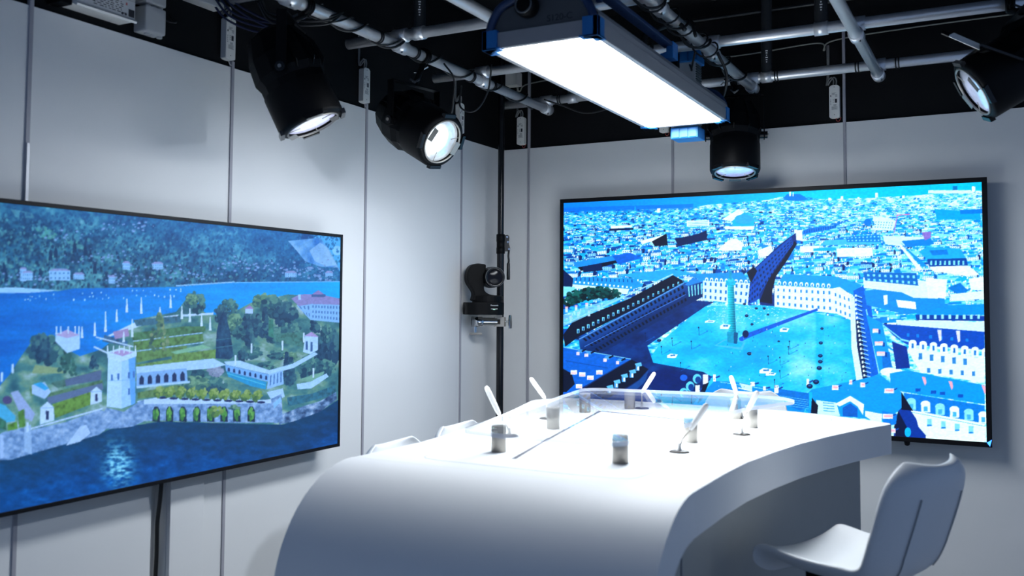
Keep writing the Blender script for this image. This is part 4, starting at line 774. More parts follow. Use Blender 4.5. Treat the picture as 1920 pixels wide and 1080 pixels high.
# ================================================================== STOOLS
def stool(loc, rz, hs, label):
    r = thing('bar_stool', label, 'stool', (0, 0, 0), 'white shell bar stools around the desk')
    P = spline([(.178, 0, -.046), (.174, 0, -.014), (.146, 0, .002), (.053, 0, -.008), (-.052, 0, -.010), (-.116, 0, .002), (-.153, 0, .036), (-.174, 0, .090), (-.195, 0, .155), (-.214, 0, .222), (-.226, 0, .266)], 4)
    n = len(P)-1; NV_ = 20
    wid = lambda s: .178*(1-max(0, (.16-s)/.16)**3.2*.45)*(1-max(0, (s-.80)/.20)**2.6*.42)*(1-.05*math.exp(-((s-.5)/.12)**2))
    def pt(i, v, off):
        s = i/n; p = P[i]; d = (P[min(i+1, n)]-P[max(i-1, 0)]).normalized(); nr = V((d.z, 0, -d.x))*-1      # outward: under the seat, behind the back
        if nr.z > 0 and s < .4: nr = -nr
        back = min(1, max(0, (s-.42)/.2)); seat = 1-back
        q = V((p.x, v*wid(s), p.z)); q.z += seat*.030*abs(v)**2.5*min(1, s*5); q.x += back*.030*abs(v)**2.2
        q.z += .012*max(0, (s-.75)/.25)*(v*v-.3)
        nr2 = V((-1, 0, 0))*back + V((0, 0, -1))*seat; nr2.normalize()
        th = .034*(1-.55*abs(v)**6)*(1-.5*max(0, (s-.88)/.12)**2)*(1-.4*max(0, (.1-s)/.1)**2)
        return q+nr2*th*off+V((0, 0, hs))
    mb = MB(); vs = []; vv = [math.sin((-1+2*k/NV_)*PI/2)*.25+(-1+2*k/NV_)*.75 for k in range(NV_+1)]; Wn = NV_+1
    for off in (0, 1):
        for i in range(n+1): vs += [pt(i, v, off) for v in vv]
    o = (n+1)*Wn; f = []
    for i in range(n):
        for k in range(NV_): a = i*Wn+k; f += [(a, a+1, a+Wn+1, a+Wn), (o+a, o+a+Wn, o+a+Wn+1, o+a+1)]
        f += [(i*Wn, (i+1)*Wn, o+(i+1)*Wn, o+i*Wn), (i*Wn+NV_, o+i*Wn+NV_, o+(i+1)*Wn+NV_, (i+1)*Wn+NV_)]
    for k in range(NV_): f += [(k, o+k, o+k+1, k+1), (n*Wn+k, n*Wn+k+1, o+n*Wn+k+1, o+n*Wn+k)]
    bm = bmesh.new(); bv = [bm.verts.new(p) for p in vs]; [bm.faces.new([bv[i] for i in q]) for q in f]; bmesh.ops.recalc_face_normals(bm, faces=bm.faces[:])
    sh = mb.bm(bm, None, True).build('seat_shell', 'leather', r, 1)
    for sg in (-1, 1):
        pts = [pt(i, sg*.52*(1-.25*max(0, (.62-i/n)/.2)), 1.07) for i in range(int(n*.56), n-5)]
        MB().tube(pts, .0016, 6).build('stitched_seam', 'seamdark', sh)
    MB().lathe((0, 0, 0), (0, 0, 1), [(.18, 0), (.18, .008), (.12, .018), (.035, .03), (.03, .06)], 40).build('base_plate', 'chrome', r)
    MB().lathe((0, 0, .05), (0, 0, 1), [(.028, 0), (.028, hs-.36), (.020, hs-.355), (.020, hs-.10)], 24).build('gas_column', 'black', r)
    MB().box((-.09, -.07, hs-.070), (.09, .07, hs-.040), .004).build('seat_mount', 'black', r)
    MB().tube([V((.02, .03, hs-.075)), V((.03, .10, hs-.078)), V((.03, .15, hs-.085))], .005, 8).build('height_lever', 'blackgloss', r)
    fr = MB().ring((.10, 0, .32), (0, 0, 1), .13, .009, 32); fr.build('footrest_ring', 'chrome', r)
    r.location = loc; r.rotation_euler = (0, 0, rz); r['label'] = label
    return r
ST = stool((2.032, -1.85, 0), PI-.42, .900, 'white stool at the right front, its back turned to the viewer')
def low(loc, rz, hs, label): return stool(loc, rz, hs, label)
low((.895, -1.935, 0), .04, .828, 'white stool nearer of the two between desk and left wall')
low((.825, -1.440, 0), .02, .822, 'white stool farther of the two between desk and left wall')
low((1.405, -.575, 0), -PI/2+.03, .895, 'white stool behind the far desk edge in front of the city screen')

# ================================================================== LAMP PANEL
x0, x1, y0, y1, z0 = 1.092, 1.435, -2.085, -.757, 2.247
lp = thing('studio_light', 'large glowing rectangular lamp panel hanging over the desk', 'lamp panel', ((x0+x1)/2, (y0+y1)/2, z0))
arch = [(0, .012), (0, .062), (.012, .080), (.045, .105), (.10, .122), (.1715, .130), (.243, .122), (.298, .105), (.331, .080), (.343, .062), (.343, .012)]
MB().prism([(min(max(a, .002), .341), b) for a, b in arch], (x0, y0+.012, z0), (1, 0, 0), (0, 0, 1), (0, 1, 0), y1-y0-.024).build('housing', 'silverhouse', lp)
for yy in (y0+.0105, y1-.0125): MB().prism([(a*.996+.0007, b+.0005) for a, b in arch], (x0, yy, z0), (1, 0, 0), (0, 0, 1), (0, 1, 0), .002).build('end_plate', 'greyhouse', lp)
fr = MB(); fr.box((x0, y0, z0), (x0+.017, y1, z0+.046), .002).box((x1-.017, y0, z0), (x1, y1, z0+.046), .002).box((x0+.017, y0, z0), (x1-.017, y0+.016, z0+.046), .002).box((x0+.017, y1-.016, z0), (x1-.017, y1, z0+.046), .002)
fr.build('frame', 'silverhouse', lp)
LEDM = emit('lamp_panel_diffuser', (.88, .94, 1.0), 30.0)
MB().box((x0+.017, y0+.016, z0+.003), (x1-.017, y1-.016, z0+.007)).build('diffuser', LEDM, lp)
for cx, sx in ((x0, 1), (x1, -1)):
    for cy_, sy in ((y0, 1), (y1, -1)):
        g = MB(); X = lambda a: cx+sx*a; Y_ = lambda a: cy_+sy*a
        def bx(a0, b0, c0, a1, b1, c1): g.box((min(X(a0), X(a1)), min(Y_(b0), Y_(b1)), z0+c0), (max(X(a0), X(a1)), max(Y_(b0), Y_(b1)), z0+c1), .0015)
        bx(-.006, -.008, -.004, .040, .010, .052); bx(-.006, -.008, -.004, .010, .040, .052); bx(-.006, -.008, -.004, .050, .024, .0025); bx(-.006, -.008, -.004, .024, .050, .0025)
        g.build('corner_guard', 'bluepl', lp)
for yy in (y0+.004, y1-.004):
    pts = spline([(x0+.012, yy, z0+.05), (x0+.024, yy, z0+.085), (x0+.062, yy, z0+.124), (x0+.1715, yy, z0+.148), (x1-.062, yy, z0+.124), (x1-.024, yy, z0+.085), (x1-.012, yy, z0+.05)], 6)
    vs = MB(); vs.tube(pts, .0125, 8); vs.build('end_hoop', 'bluedk', lp)
kn = (x0+x1)/2-.035
MB().lathe((kn, y0+.01, z0+.105), (0, -1, 0), [(.030, 0), (.033, .012), (.033, .030), (.028, .040), (.026, .040)], 28).build('tilt_knob', 'black', lp)
MB().ring((kn, y0-.030, z0+.105), (0, 1, 0), .024, .003, 28, 6).build('knob_ring', 'greyhouse', lp)
yk = MB().box((kn-.022, y0-.012, z0+.10), (kn+.022, y0-.004, 2.49), .002); yk.build('suspension_arm', 'black', lp)
yk = MB().box((kn-.022, y1+.004, z0+.09), (kn+.022, y1+.012, 2.40), .002).box((kn-.022, y1-.05, 2.392), (kn+.022, y1+.012, 2.40)).box((kn-.022, y1-.075, 2.392), (kn+.022, y1-.045, 2.529)); yk.build('suspension_arm', 'black', lp)
MB().lathe((kn-.028, y0-.008+.012, 2.50), (1, 0, 0), [(.001, 0), (.012, 0), (.012, .056), (.001, .056)], 16).build('pipe_hook', 'black', lp)
bar = MB().box((1.382, -2.02, 2.392), (1.418, -1.375, 2.404), .002)
for k in range(5): bar.cyl((1.400, -1.95+k*.14, 2.3905), (1.400, -1.95+k*.14, 2.393), .006, n=10)
bar.build('mounting_rail', 'bluedk', lp)
br = MB().prism([(0, 0), (.075, 0), (.075, .055), (.055, .055), (.052, .022), (0, .010)], (1.345, -1.40, z0+.105), (1, 0, 0), (0, 0, 1), (0, 1, 0), .055, .002).box((1.395, -1.395, z0+.12), (1.409, -1.378, 2.394)); br.build('rail_bracket', 'bluepl', lp)
MB().box((1.395, -2.0, z0+.12), (1.409, -1.985, 2.394)).build('rail_bracket', 'bluedk', lp)
lettering('S120-C', .026, (x1-.115, y0+.0100, z0+.066), (1, 0, .0), (0, 0, 1), 'ink', lp)

# supply unit behind the panel
ps = thing('lamp_supply_unit', 'upright grey supply unit with blue end caps behind the lamp panel', 'power supply', (1.24, -.66, 2.21))
MB().box((1.195, -.705, 2.25), (1.285, -.625, 2.52), .002).build('body', 'greybox', ps)
f = MB()
for k in range(26): f.box((1.2852, -.700, 2.256+k*.010), (1.290, -.630, 2.261+k*.010))
f.build('cooling_fins', 'greyhouse', ps)
lb = MB().box((1.200, -.7062, 2.262), (1.236, -.705, 2.34)).box((1.240, -.7062, 2.262), (1.276, -.705, 2.34)); lbo = lb.build('rating_label', 'label', ps)
pr_ = MB()
for k in range(7):
    for c in (1.203, 1.243): pr_.box((c, -.7068, 2.268+k*.0095), (c+.012+.016*((k*3) % 4)/3, -.7061, 2.2735+k*.0095))
pr_.build('printing', 'ink', lbo)
def cap(zb, zt):
    g = MB(); g.box((1.183, -.715, zb), (1.297, -.612, zt), .004)
    for k in range(3): g.box((1.192+k*.036, -.7185, zb+.004), (1.220+k*.036, -.7145, zt-.004), .001)
    g.build('end_cap', 'bluepl', ps)
cap(2.205, 2.252); cap(2.518, 2.575)
MB().box((1.225, -.625, 2.44), (1.255, -.600, 2.46)).box((1.225, -.805, 2.5765), (1.255, -.612, 2.582)).box((1.225, -.805, 2.535), (1.255, -.80, 2.582)).build('pipe_hanger', 'black', ps)
# ================================================================== SPOTLIGHTS
def spotlight(lens, nrm, pipe_pt, label, lcol, lstr, hot, hotw, roll=0., yoke_top=None, tabs=(0, 1), leaf=False, scale=1.):
    n = V(nrm).normalized(); L = V(lens); z = V((0, 0, 1)); sd = z.cross(n).normalized(); up = n.cross(sd)
    k = scale
    c = L-n*.17*k; r = thing('spotlight', label, 'spotlight', L, 'black spotlights of the ceiling grid')
    Q = lambda a: math.cos(a)*sd+math.sin(a)*up
    MB().lathe(L, n, [(.110*k, -.125*k), (.110*k, -.010*k), (.106*k, .0), (.094*k, .006*k), (.086*k, .004*k), (.084*k, -.03*k)], 40, False).build('front_barrel', 'black', r)
    body = MB(); body.lathe(L, n, [(.108*k, -.12*k), (.108*k, -.15*k), (.118*k, -.175*k), (.112*k, -.24*k), (.085*k, -.315*k), (.05*k, -.335*k)], 12, True, False)
    for q in range(5):
        a = .5+q*.55; w = Q(a); t = n.cross(w); body.prism([(.10*k, -.15*k), (.128*k, -.18*k), (.120*k, -.245*k), (.085*k, -.31*k)], L-t*.002, w, n, t, .004)
    body.build('lamp_body', 'black', r)
    ln = MB().lathe(L, n, [(.0845*k, -.006*k), (.075*k, -.002*k), (.05*k, .0005*k), (.03*k, .002*k), (.001, .0025*k)], 40, False)
    off = n*-.004*k+sd*hot[0]*k+up*hot[1]*k
    ln.build('lens', lens_mat('lit_spot_lens', lcol, lstr, off, hotw*k), r)
    MB().ring(L+n*.006*k, n, .0865*k, .0035*k, 40, 8).build('front_ring', 'steel', r)
    for q in range(3):
        a = PI/2+roll+q*2*PI/3; d = Q(a); MB().tube([L+n*.008*k+d*.086*k, L+n*.004*k+d*.045*k], .0014*k, 6).build('guard_wire', 'steel', r)
    for q in range(4):
        a = roll+PI/4+q*PI/2; d = Q(a); t = n.cross(d)
        g = MB().prism([(-.033*k, 0), (.033*k, 0), (.028*k, .016*k), (-.028*k, .016*k)], L+d*.098*k+n*-.006*k, t, n, d, .014*k)
        g.build('frame_clip', 'blackgloss', r)
    for j, a in enumerate(tabs):
        d = Q(a); t = n.cross(d)
        MB().box((0, 0, 0), (1, 1, 1), 0, Matrix.Translation(L+d*.060*k-t*.026*k+n*.014*k) @ Matrix((t*.052*k, d*.026*k, n*.0016*k)).transposed().to_4x4()).build('slide_tab', 'woodtan' if j == 0 else 'steel', r)
    if leaf:                                                          # barn-door leaf and colour-frame bar standing off the upper rim
        e0, e1 = at(1776, 68, 2.93), at(1836, 94, 2.90); ex_ = (e1-e0); Lx = ex_.length; ex_.normalize(); ez_ = ex_.cross(CR).normalized(); ey_ = (ex_.cross(CF)).normalized()
        ey_ = (CF*.45+CU*.9-ex_*(CF*.45+CU*.9).dot(ex_)).normalized()
        MB().prism([(0, 0), (Lx, 0), (Lx*.92, .022), (Lx*.12, .022)], e0, ex_, ey_, ex_.cross(ey_), .0025).build('barn_door', 'offwhite', r)
        MB().prism([(-.020, -.002), (.004, -.002), (.004, .012), (-.020, .012)], e0, ex_, ey_, ex_.cross(ey_), .005).build('leaf_edge', 'blackgloss', r)
        MB().tube([e1+ey_*.01, L+up*.105*k-n*.03], .006, 8).build('leaf_arm', 'black', r)
        f0, f1 = at(1838, 86, 2.86), at(1918, 114, 2.82); ex_ = (f1-f0); Lx = ex_.length; ex_.normalize()
        ey_ = (CF*.9+CU*.3-ex_*(CF*.9+CU*.3).dot(ex_)).normalized()
        MB().prism([(0, 0), (Lx, 0), (Lx, .07), (0, .07)], f0, ex_, ey_, ex_.cross(ey_), .008, .001).build('colour_frame', 'blackgloss', r)
        MB().tube([f0+ex_*.03+ey_*.05, L+up*.105*k-n*.06], .006, 8).build('frame_arm', 'black', r)
    # yoke: two flat arms and a bar, horizontal pivot axis
    yt = yoke_top; ys = MB(); wd = V((-sd.y, sd.x, 0))
    for sg in (-1, 1):
        b = c+sd*sg*.128*k; tp = V((b.x, b.y, yt)); e = wd*.016
        ys.add([b-e-sd*.0025-V((0, 0, .02)), b+e-sd*.0025-V((0, 0, .02)), b+e+sd*.0025-V((0, 0, .02)), b-e+sd*.0025-V((0, 0, .02)), tp-e-sd*.0025, tp+e-sd*.0025, tp+e+sd*.0025, tp-e+sd*.0025], [(3, 2, 1, 0), (4, 5, 6, 7), (0, 1, 5, 4), (1, 2, 6, 5), (2, 3, 7, 6), (3, 0, 4, 7)])
    a = V((c.x, c.y, yt)); p_, q_ = a-sd*.1305*k, a+sd*.1305*k; e = wd*.016; h = V((0, 0, .005))
    ys.add([p_-e, p_+e, q_+e, q_-e, p_-e+h, p_+e+h, q_+e+h, q_-e+h], [(3, 2, 1, 0), (4, 5, 6, 7), (0, 1, 5, 4), (1, 2, 6, 5), (2, 3, 7, 6), (3, 0, 4, 7)])
    yo = ys.build('yoke', 'black', r)
    for sg in (-1, 1):
        b = c+sd*sg*.108*k; MB().cyl(b, b+sd*sg*.034*k, .016*k, n=16).build('pivot_knob', 'blackgloss', r)
        MB().cyl(c+sd*sg*.142*k, c+sd*sg*.147*k, .006*k, n=8).build('pivot_bolt', 'steel', yo)
    # hook clamp from the yoke up over its pipe
    P = V(pipe_pt[0]); ax = V(pipe_pt[1]); sdv = ax.cross(z).normalized(); top_ = V((c.x, c.y, yt+.005))
    cl = MB(); cl.tube([top_, V((top_.x*.5+P.x*.5, top_.y*.5+P.y*.5, (yt+P.z-R_P)/2)), V((P.x, P.y, P.z-R_P-.004))], .012, 10)
    arc = [P+(sdv*math.cos(a_)+z*math.sin(a_))*(R_P+.006) for a_ in [(-PI/2+i*PI/10) for i in range(16)]]
    for o_ in (-.010, 0, .010): cl.tube([p+ax*o_ for p in arc], .0055, 8)
    cl.build('hook_clamp', 'black', r)
    wn = MB(); b = top_+V((0, 0, .006)); d = (V((CAM.x, CAM.y, 0))-V((b.x, b.y, 0))).normalized()
    b = b+d*.016; t = z.cross(d); wn.cyl(b-d*.01, b+d*.012, .006, n=10)
    for sg in (-1, 1): wn.prism([(0, -.004), (.010, .002), (.020, .010), (.018, .016), (.008, .010), (0, .005)], b+d*.006, t*sg, z, d, .003)
    wn.build('wing_nut', 'chrome', r)
    return r
def face(px, py, ix, iy, asp):                                       # outward lens direction from how its rim looks
    d = (CF + CR*((px-960)/F_PX) - CU*((py-CY)/F_PX)).normalized(); rr_ = d.cross(V((0, 0, 1))).normalized(); uu = rr_.cross(d)
    v = (rr_*ix-uu*iy).normalized(); return v*math.sqrt(1-asp*asp)-d*asp
N1, N2, N3, N4 = face(585, 232, .43, .90, .26), face(828, 265, .86, .50, .68), face(1378, 322, 0, 1, .34), face(1832, 170, -.87, .5, .30)
YP = lambda x, y: (V((x, y, ZY)), V((0, 1, 0)))
XP = lambda x, y: (V((x, y, ZX)), V((1, 0, 0)))
spotlight((.405, -2.015, 2.108), N1, YP(.356, -2.0), 'black spotlight tilted down at upper left, in front of the left wall', (.66, .70, 1), .72, (.0, .02), .16, .5, 2.44, (PI/2, -PI/2))
spotlight((.480, -1.353, 2.150), N2, YP(.356, -1.297), 'black spotlight with the brightest lens, left of the room corner', (.80, .92, 1), 3.0, (-.034, .006), .068, .9, 2.385, (PI-.3, -.2))
spotlight((1.333, -.272, 2.119), N3, XP(1.31, -.179), 'black spotlight hanging straight down above the city screen', (.42, .50, 1), .62, (0, 0), .11, 0, 2.465, (-PI/2,))
spotlight((2.306, -1.002, 2.229), N4, XP(2.415, -.826), 'black spotlight at the right edge of the picture, lens facing left', (.50, .60, .95), .50, (0, -.05), .12, .4, 2.475, (.2, PI+.2), True)
# the beams of the two spotlights that are switched on
def beam(loc, aim, power, ang, blend, size, col):
    l = bpy.data.lights.new('spot_beam', 'SPOT'); l.energy = power; l.spot_size = ang; l.spot_blend = blend; l.shadow_soft_size = size; l.color = col
    o = bpy.data.objects.new('spot_beam', l); COL.objects.link(o); o.location = loc
    o.rotation_euler = (V(aim)-V(loc)).to_track_quat('-Z', 'Y').to_euler(); return o
beam(V((2.306, -1.002, 2.229))+N4*.07, (0, -1.75, .95), 72, math.radians(64), .8, .045, (.76, .86, 1))
beam(V((.405, -2.015, 2.108))+N1*.07, (1.30, -1.60, 1.13), 190, math.radians(50), 1.0, .06, (.88, .96, 1))
beam(V((.480, -1.353, 2.150))+N2*.07, (1.40, -1.40, 1.13), 190, math.radians(48), 1.0, .06, (.88, .96, 1))
beam(V((1.333, -.272, 2.119))+N3*.07, (1.35, -1.35, 1.13), 170, math.radians(50), 1.0, .06, (.88, .96, 1))

# ================================================================== CORNER POLE, CAMERA AND CLAMP
def pix(px, py, t): return at(px, py, t)
pc = at(938, 560, 4.68); PXY = (pc.x, pc.y)
po = thing('telescopic_pole', 'black telescopic pole standing upright in the room corner', 'pole', (PXY[0], PXY[1], 0))
zc_ = at(938, 458, 4.68).z
MB().cyl((*PXY, 0), (*PXY, zc_), .0185).build('lower_tube', 'blackgloss', po); MB().cyl((*PXY, zc_), (*PXY, 3.0), .0160).build('upper_tube', 'blackgloss', po)
MB().lathe((*PXY, zc_-.048), (0, 0, 1), [(.0195, 0), (.022, .002), (.022, .03), (.0205, .031), (.0205, .062), (.022, .063), (.022, .098), (.0195, .1)], 28).build('clamp_collar', 'black', po)
rr = CR.copy(); rr.z = 0; rr.normalize(); ff = CF.copy(); ff.z = 0; ff.normalize(); zz = V((0, 0, 1)); pcz = lambda z, a=0, b=0: V((PXY[0], PXY[1], z))+rr*a-ff*b
lv = MB().prism(rounded([(.016, .045), (.036, .050), (.045, .040), (.042, .005), (.050, -.020), (.046, -.034), (.018, -.036)], .008), pcz(zc_, 0, .004), rr, zz, ff, .014, .002).build('clamp_lever', 'lever', po)
b = MB()
for x, z in ((.033, .038), (.037, .012), (.043, -.024)): b.cyl(pcz(zc_+z, x, .003), pcz(zc_+z, x, .009), .0055, n=14)
b.build('lever_bolt', 'chrome', lv)
MB().tube([pcz(zc_-.03, .042), pcz(zc_-.06, .0395), pcz(zc_-.082, .042), pcz(zc_-.094, .041)], .0055, 8).build('strap', 'rubber', po)
MB().lathe(pcz(zc_-.18, .040), zz, [(.006, 0), (.0085, .002), (.0085, .083), (.006, .086)], 16).build('handle', 'lever', po)
MB().lathe((*PXY, 0), zz, [(.05, 0), (.05, .01), (.025, .025)], 24).build('pole_foot', 'black', po)
# camera: axes to the right (r_), up, and forward out of the lens (w_)
TC = 4.55; ang = .26; w_ = (-ff*math.cos(ang)+rr*math.sin(ang)); r_ = zz.cross(w_)   # r_ points to the picture's right
px_ = TC/F_PX
base = at(907, 590, TC); cam_ = thing('studio_camera', 'black remote studio camera clamped to the corner pole', 'camera', base)
B = lambda a, h, d=0: base+r_*a*px_+zz*h*px_+w_*d
foot = rounded([(-34, -.075/px_), (36, -.075/px_), (38, .03/px_), (24, .062/px_), (0, .072/px_), (-24, .062/px_), (-36, .03/px_)], [6, 6, 8, 6, 0, 6, 8], 4)
def slab(nm, poly, h0, h1, m, parent, inset=0):
    bm_ = MB(); bm_.prism(poly, B(0, h0), r_*px_, w_*px_, zz, (h1-h0)*px_, .003); return bm_.build(nm, m, parent)
cb = slab('base', foot, 0, 23, 'black', cam_)
tt = [(-24+30*math.cos(a)*1.0+24*0, 30*math.sin(a)) for a in []]
turn = [(7+29*math.cos(2*PI*k/28), 24*math.sin(2*PI*k/28)) for k in range(28)]
slab('turntable', turn, 22.5, 35, 'black', cam_)
armp = rounded([(-24, 26), (-20, 40), (-35, 62), (-34, 80), (-28, 92), (-16, 96), (2, 94), (-2, 60), (-2, 44), (10, 37), (30, 36), (34, 30), (34, 26)], [3, 8, 10, 8, 8, 6, 4, 0, 12, 8, 6, 3, 3], 4)
MB().prism(armp, B(0, 0, -.045), r_*px_, zz*px_, w_, .075, .006).build('arm', 'black', cam_)
hc = B(14, 70, 0)
MB().lathe(hc-w_*.075, w_, [(.030, 0), (.045, .012), (.052, .04), (.052, .10)], 32).build('head', 'black', cam_)
lh = MB().lathe(hc+w_*.025, w_, [(.050, 0), (.051, .004), (.049, .055), (.046, .058), (.036, .050)], 36, False).build('lens_barrel', 'blackgloss', cam_)
MB().lathe(hc+w_*.0745, w_, [(.037, 0), (.03, .003), (.001, .006)], 32, False).build('front_glass', 'lensglass', lh)
MB().ring(hc+w_*.083, w_, .0475, .0012, 40, 6).build('rim', 'greyhouse', lh)
fd = V((0, 0, 0))
lettering('Panasonic', .0098, B(14, 17.5, .0712), r_, zz, 'whitemark', cb, depth=.0006)
MB().box((0, 0, 0), (1, 1, 1), 0, Matrix.Translation(B(7.5, 10.6, .0695)) @ Matrix((r_*.032, zz*.0022, w_*.0025)).transposed().to_4x4()).build('indicator_bar', 'whitemark', cb)
MB().box((0, 0, 0), (1, 1, 1), 0, Matrix.Translation(B(11.5, 9.4, .0695)) @ Matrix((r_*.010, zz*.0026, w_*.0030)).transposed().to_4x4()).build('status_light_or_glint', 'green_led', cb)
# clamp
K = lambda a, h, d=0: at(937, 603, 4.66)+rr*a*px_*1.03+zz*h*px_*1.03-ff*d
ca = thing('pole_clamp', 'polished chrome clamp arm holding the camera to the black pole', 'clamp', K(0, 0))
t0 = K(-52, 0, .045); t1 = K(-5, 0, .028); ad = (t1-t0).normalized()
MB().lathe(t0, ad, [(.014, 0), (.014, .015), (.0265, .015-.015), (.0265, .052), (.022, .056), (.021, .060), (.021, (t1-t0).length)], 32, False).build('socket_tube', 'chrome', ca)
MB().lathe(t0, ad, [(.016, .001), (.014, .03)], 24).build('socket_hole', 'darksteel', ca)
MB().cyl(K(-46, -8, .042), K(-46, -20, .042), .0065, n=14).cyl(K(-43, -8, .042), K(-43, -20, .042), .003, n=10).build('lock_screw', 'chrome', ca)
MB().prism(rounded([(-12, -2.2), (12, -2.2), (12, 2.2), (-12, 2.2)], 1.6), K(-44, -22.5, .05), rr*px_, zz*px_, ff, .018, .002).build('lock_handle', 'steel', ca)
jw = MB(); jw.lathe(K(0, -9, 0), zz, [(.0192, 0), (.031, 0), (.031, 18*px_), (.0192, 18*px_), (.0192, 0)], 28, False); jw.box((0, 0, 0), (1, 1, 1), 0, Matrix.Translation(K(-9, -9, .018)) @ Matrix((rr*18*px_, zz*18*px_, -ff*.022)).transposed().to_4x4())
jw.build('jaw', 'steel', ca)
MB().box((0, 0, 0), (1, 1, 1), 0, Matrix.Translation(K(-4, -4.5, .0402)) @ Matrix((rr*5.5*px_, zz*9*px_, -ff*.001)).transposed().to_4x4()).build('jaw_slot', 'darksteel', ca)
MB().cyl(K(9, 0, .01), K(19, 0, .01), .005, n=14).build('wing_screw', 'chrome', ca)
MB().lathe(K(17, 0, .01), rr, [(.004, 0), (.009, .002), (.009, .010), (.004, .012)], 16).prism(rounded([(-4, -13), (4, -13), (5.5, 0), (3, 13), (-3, 13), (-5.5, 0)], 2), K(18, 0, .014), (rr*.55+ff*.83)*px_, zz*px_, (rr*.83-ff*.55), .009, .003).build('wing_knob', 'chrome', ca)
MB().box((0, 0, 0), (1, 1, 1), 0, Matrix.Translation(K(-40, 9.2, .075)) @ Matrix((rr*46*px_, zz*3.2*px_, ff*.065)).transposed().to_4x4()).build('camera_plate', 'steel', ca)

# ================================================================== DIMMER BOXES AND CABLES ON THE WALLS
def dimmer(wall, a, label, loop=1):
    if wall == 'x': P = lambda u, h, d: V((-.012+d, a+u, 2.372+h))
    else: P = lambda u, h, d: V((a+u, .012-d, 2.372+h))
    r = thing('dimmer_box', label, 'dimmer', P(0, 0, 0), 'dimmer boxes above the light profiles')
    ex = (P(1, 0, 0)-P(0, 0, 0)); ez = P(0, 0, 1)-P(0, 0, 0)
    body = rounded([(-.0225, .004), (-.012, 0), (.012, 0), (.0225, .004), (.0225, .142), (.012, .150), (-.012, .150), (-.0225, .142)], .003, 2)
    bo = MB().prism(body, P(0, 0, 0), ex, zz, ez, .026, .0015).build('case', 'offwhite', r)
    f = MB(); g = MB()
    def q(mb, u0, h0, u1, h1): mb.box(tuple(min(s, t) for s, t in zip(P(u0, h0, .0258), P(u1, h1, .0265))), tuple(max(s, t) for s, t in zip(P(u0, h0, .0258), P(u1, h1, .0265))))
    q(f, .002, .068, .012, .086)
    for k in range(3): q(f, -.006, .070+k*.006, -.003, .0725+k*.006)
    for k in range(4): q(f, -.017, .060+k*.007, -.0145, .063+k*.007)
    q(f, -.017, .097, -.013, .104); q(f, -.0015, .013, .0015, .016); q(f, -.0015, .139, .0015, .142)
    for k in range(4): q(g, -.012+.003*(k % 2), .113-k*.0028, .008-.004*(k % 3), .1142-k*.0028)
    for k in range(5): q(g, -.012, .050-k*.0030, .014-.005*(k % 2), .0514-k*.0030)
    for k in range(3): q(g, .004, .096+k*.004, .013, .0978+k*.004); q(g, -.004, .060-k*.003, .009, .0614-k*.003)
    f.build('controls', 'ink', bo); g.build('printing', 'inkgrey', bo)
    c = MB()
    for s in (0, .012):
        c.tube(spline([P(-.006+s, .148, .013), P(-.004+s, .172, .016), P(-.014+s, .186, .018), P(-.030+s, .170, .016), P(-.036+s*.6, .155, .012), P(-.034+s*.5, .175, .006), P(-.032+s*.5, .22, .004), P(-.032+s*.5, .34, .003)], 6), .0032, 8)
    c.build('supply_cable', 'greycable', r)
    w = MB().tube(spline([P(.004, .002, .012), P(.008, -.012, .014), P(.018, -.014, .014), P(.026, .002, .012)], 6), .0012, 6); w.build('output_wire', 'offwhite' if wall == 'x' else 'redink', r)
dimmer('x', -1.991, 'off-white dimmer box on the left wall beside the first spotlight')
dimmer('x', -1.213, 'off-white dimmer box between the first and second spotlights')
dimmer('x', -.436, 'off-white dimmer box half hidden by the bright-lensed spotlight')
dimmer('y', .121, 'off-white dimmer box on the back wall next to the black pole')
dimmer('y', .915, 'off-white dimmer box mostly hidden behind the far edge of the lamp panel')
dimmer('y', 1.718, 'off-white dimmer box above the right half of the city screen')
def cable(label, pts, r=.004, m='rubber', n=8, name='cable', cat='cable', group=None):
    return tag(MB().tube(spline(pts, n), r, 8).build(name, m), label, cat, group)
zz_ = 2.705
cable('thin beige cable clipped along the black back wall', [(.04, .008, 2.69), (.08, .008, 2.695), (.105, .007, 2.665), (.16, .008, 2.70), (.5, .008, 2.715), (.9, .008, 2.72), (1.3, .008, 2.715), (1.64, .008, 2.728), (1.672, .008, 2.69), (1.71, .008, 2.73), (2.0, .008, 2.745), (2.6, .008, 2.75)], .0035, 'beigecable')
tag(MB().box((0, 0, 0), (1, 1, 1), 0, Matrix.Translation((.045, -.045, 2.69)) @ Matrix(((.07, 0, 0), (0, .056, 0), (0, 0, .07))).to_4x4()).build('junction_box', 'offwhite'), 'small off-white junction box high in the room corner', 'box')
bx_ = bpy.data.objects.get('junction_box')
tag(MB().box((1.66, -.10, 2.985), (1.79, -.02, 2.9995), .002).build('ceiling_plate', 'steel'), 'small bare metal plate on the black ceiling above the cross pipes', 'plate')
cable('thin dark conduit line under the ceiling near the back wall', [(.9, -.03, 2.90), (1.5, -.03, 2.90), (2.6, -.03, 2.90)], .008, 'hanger')
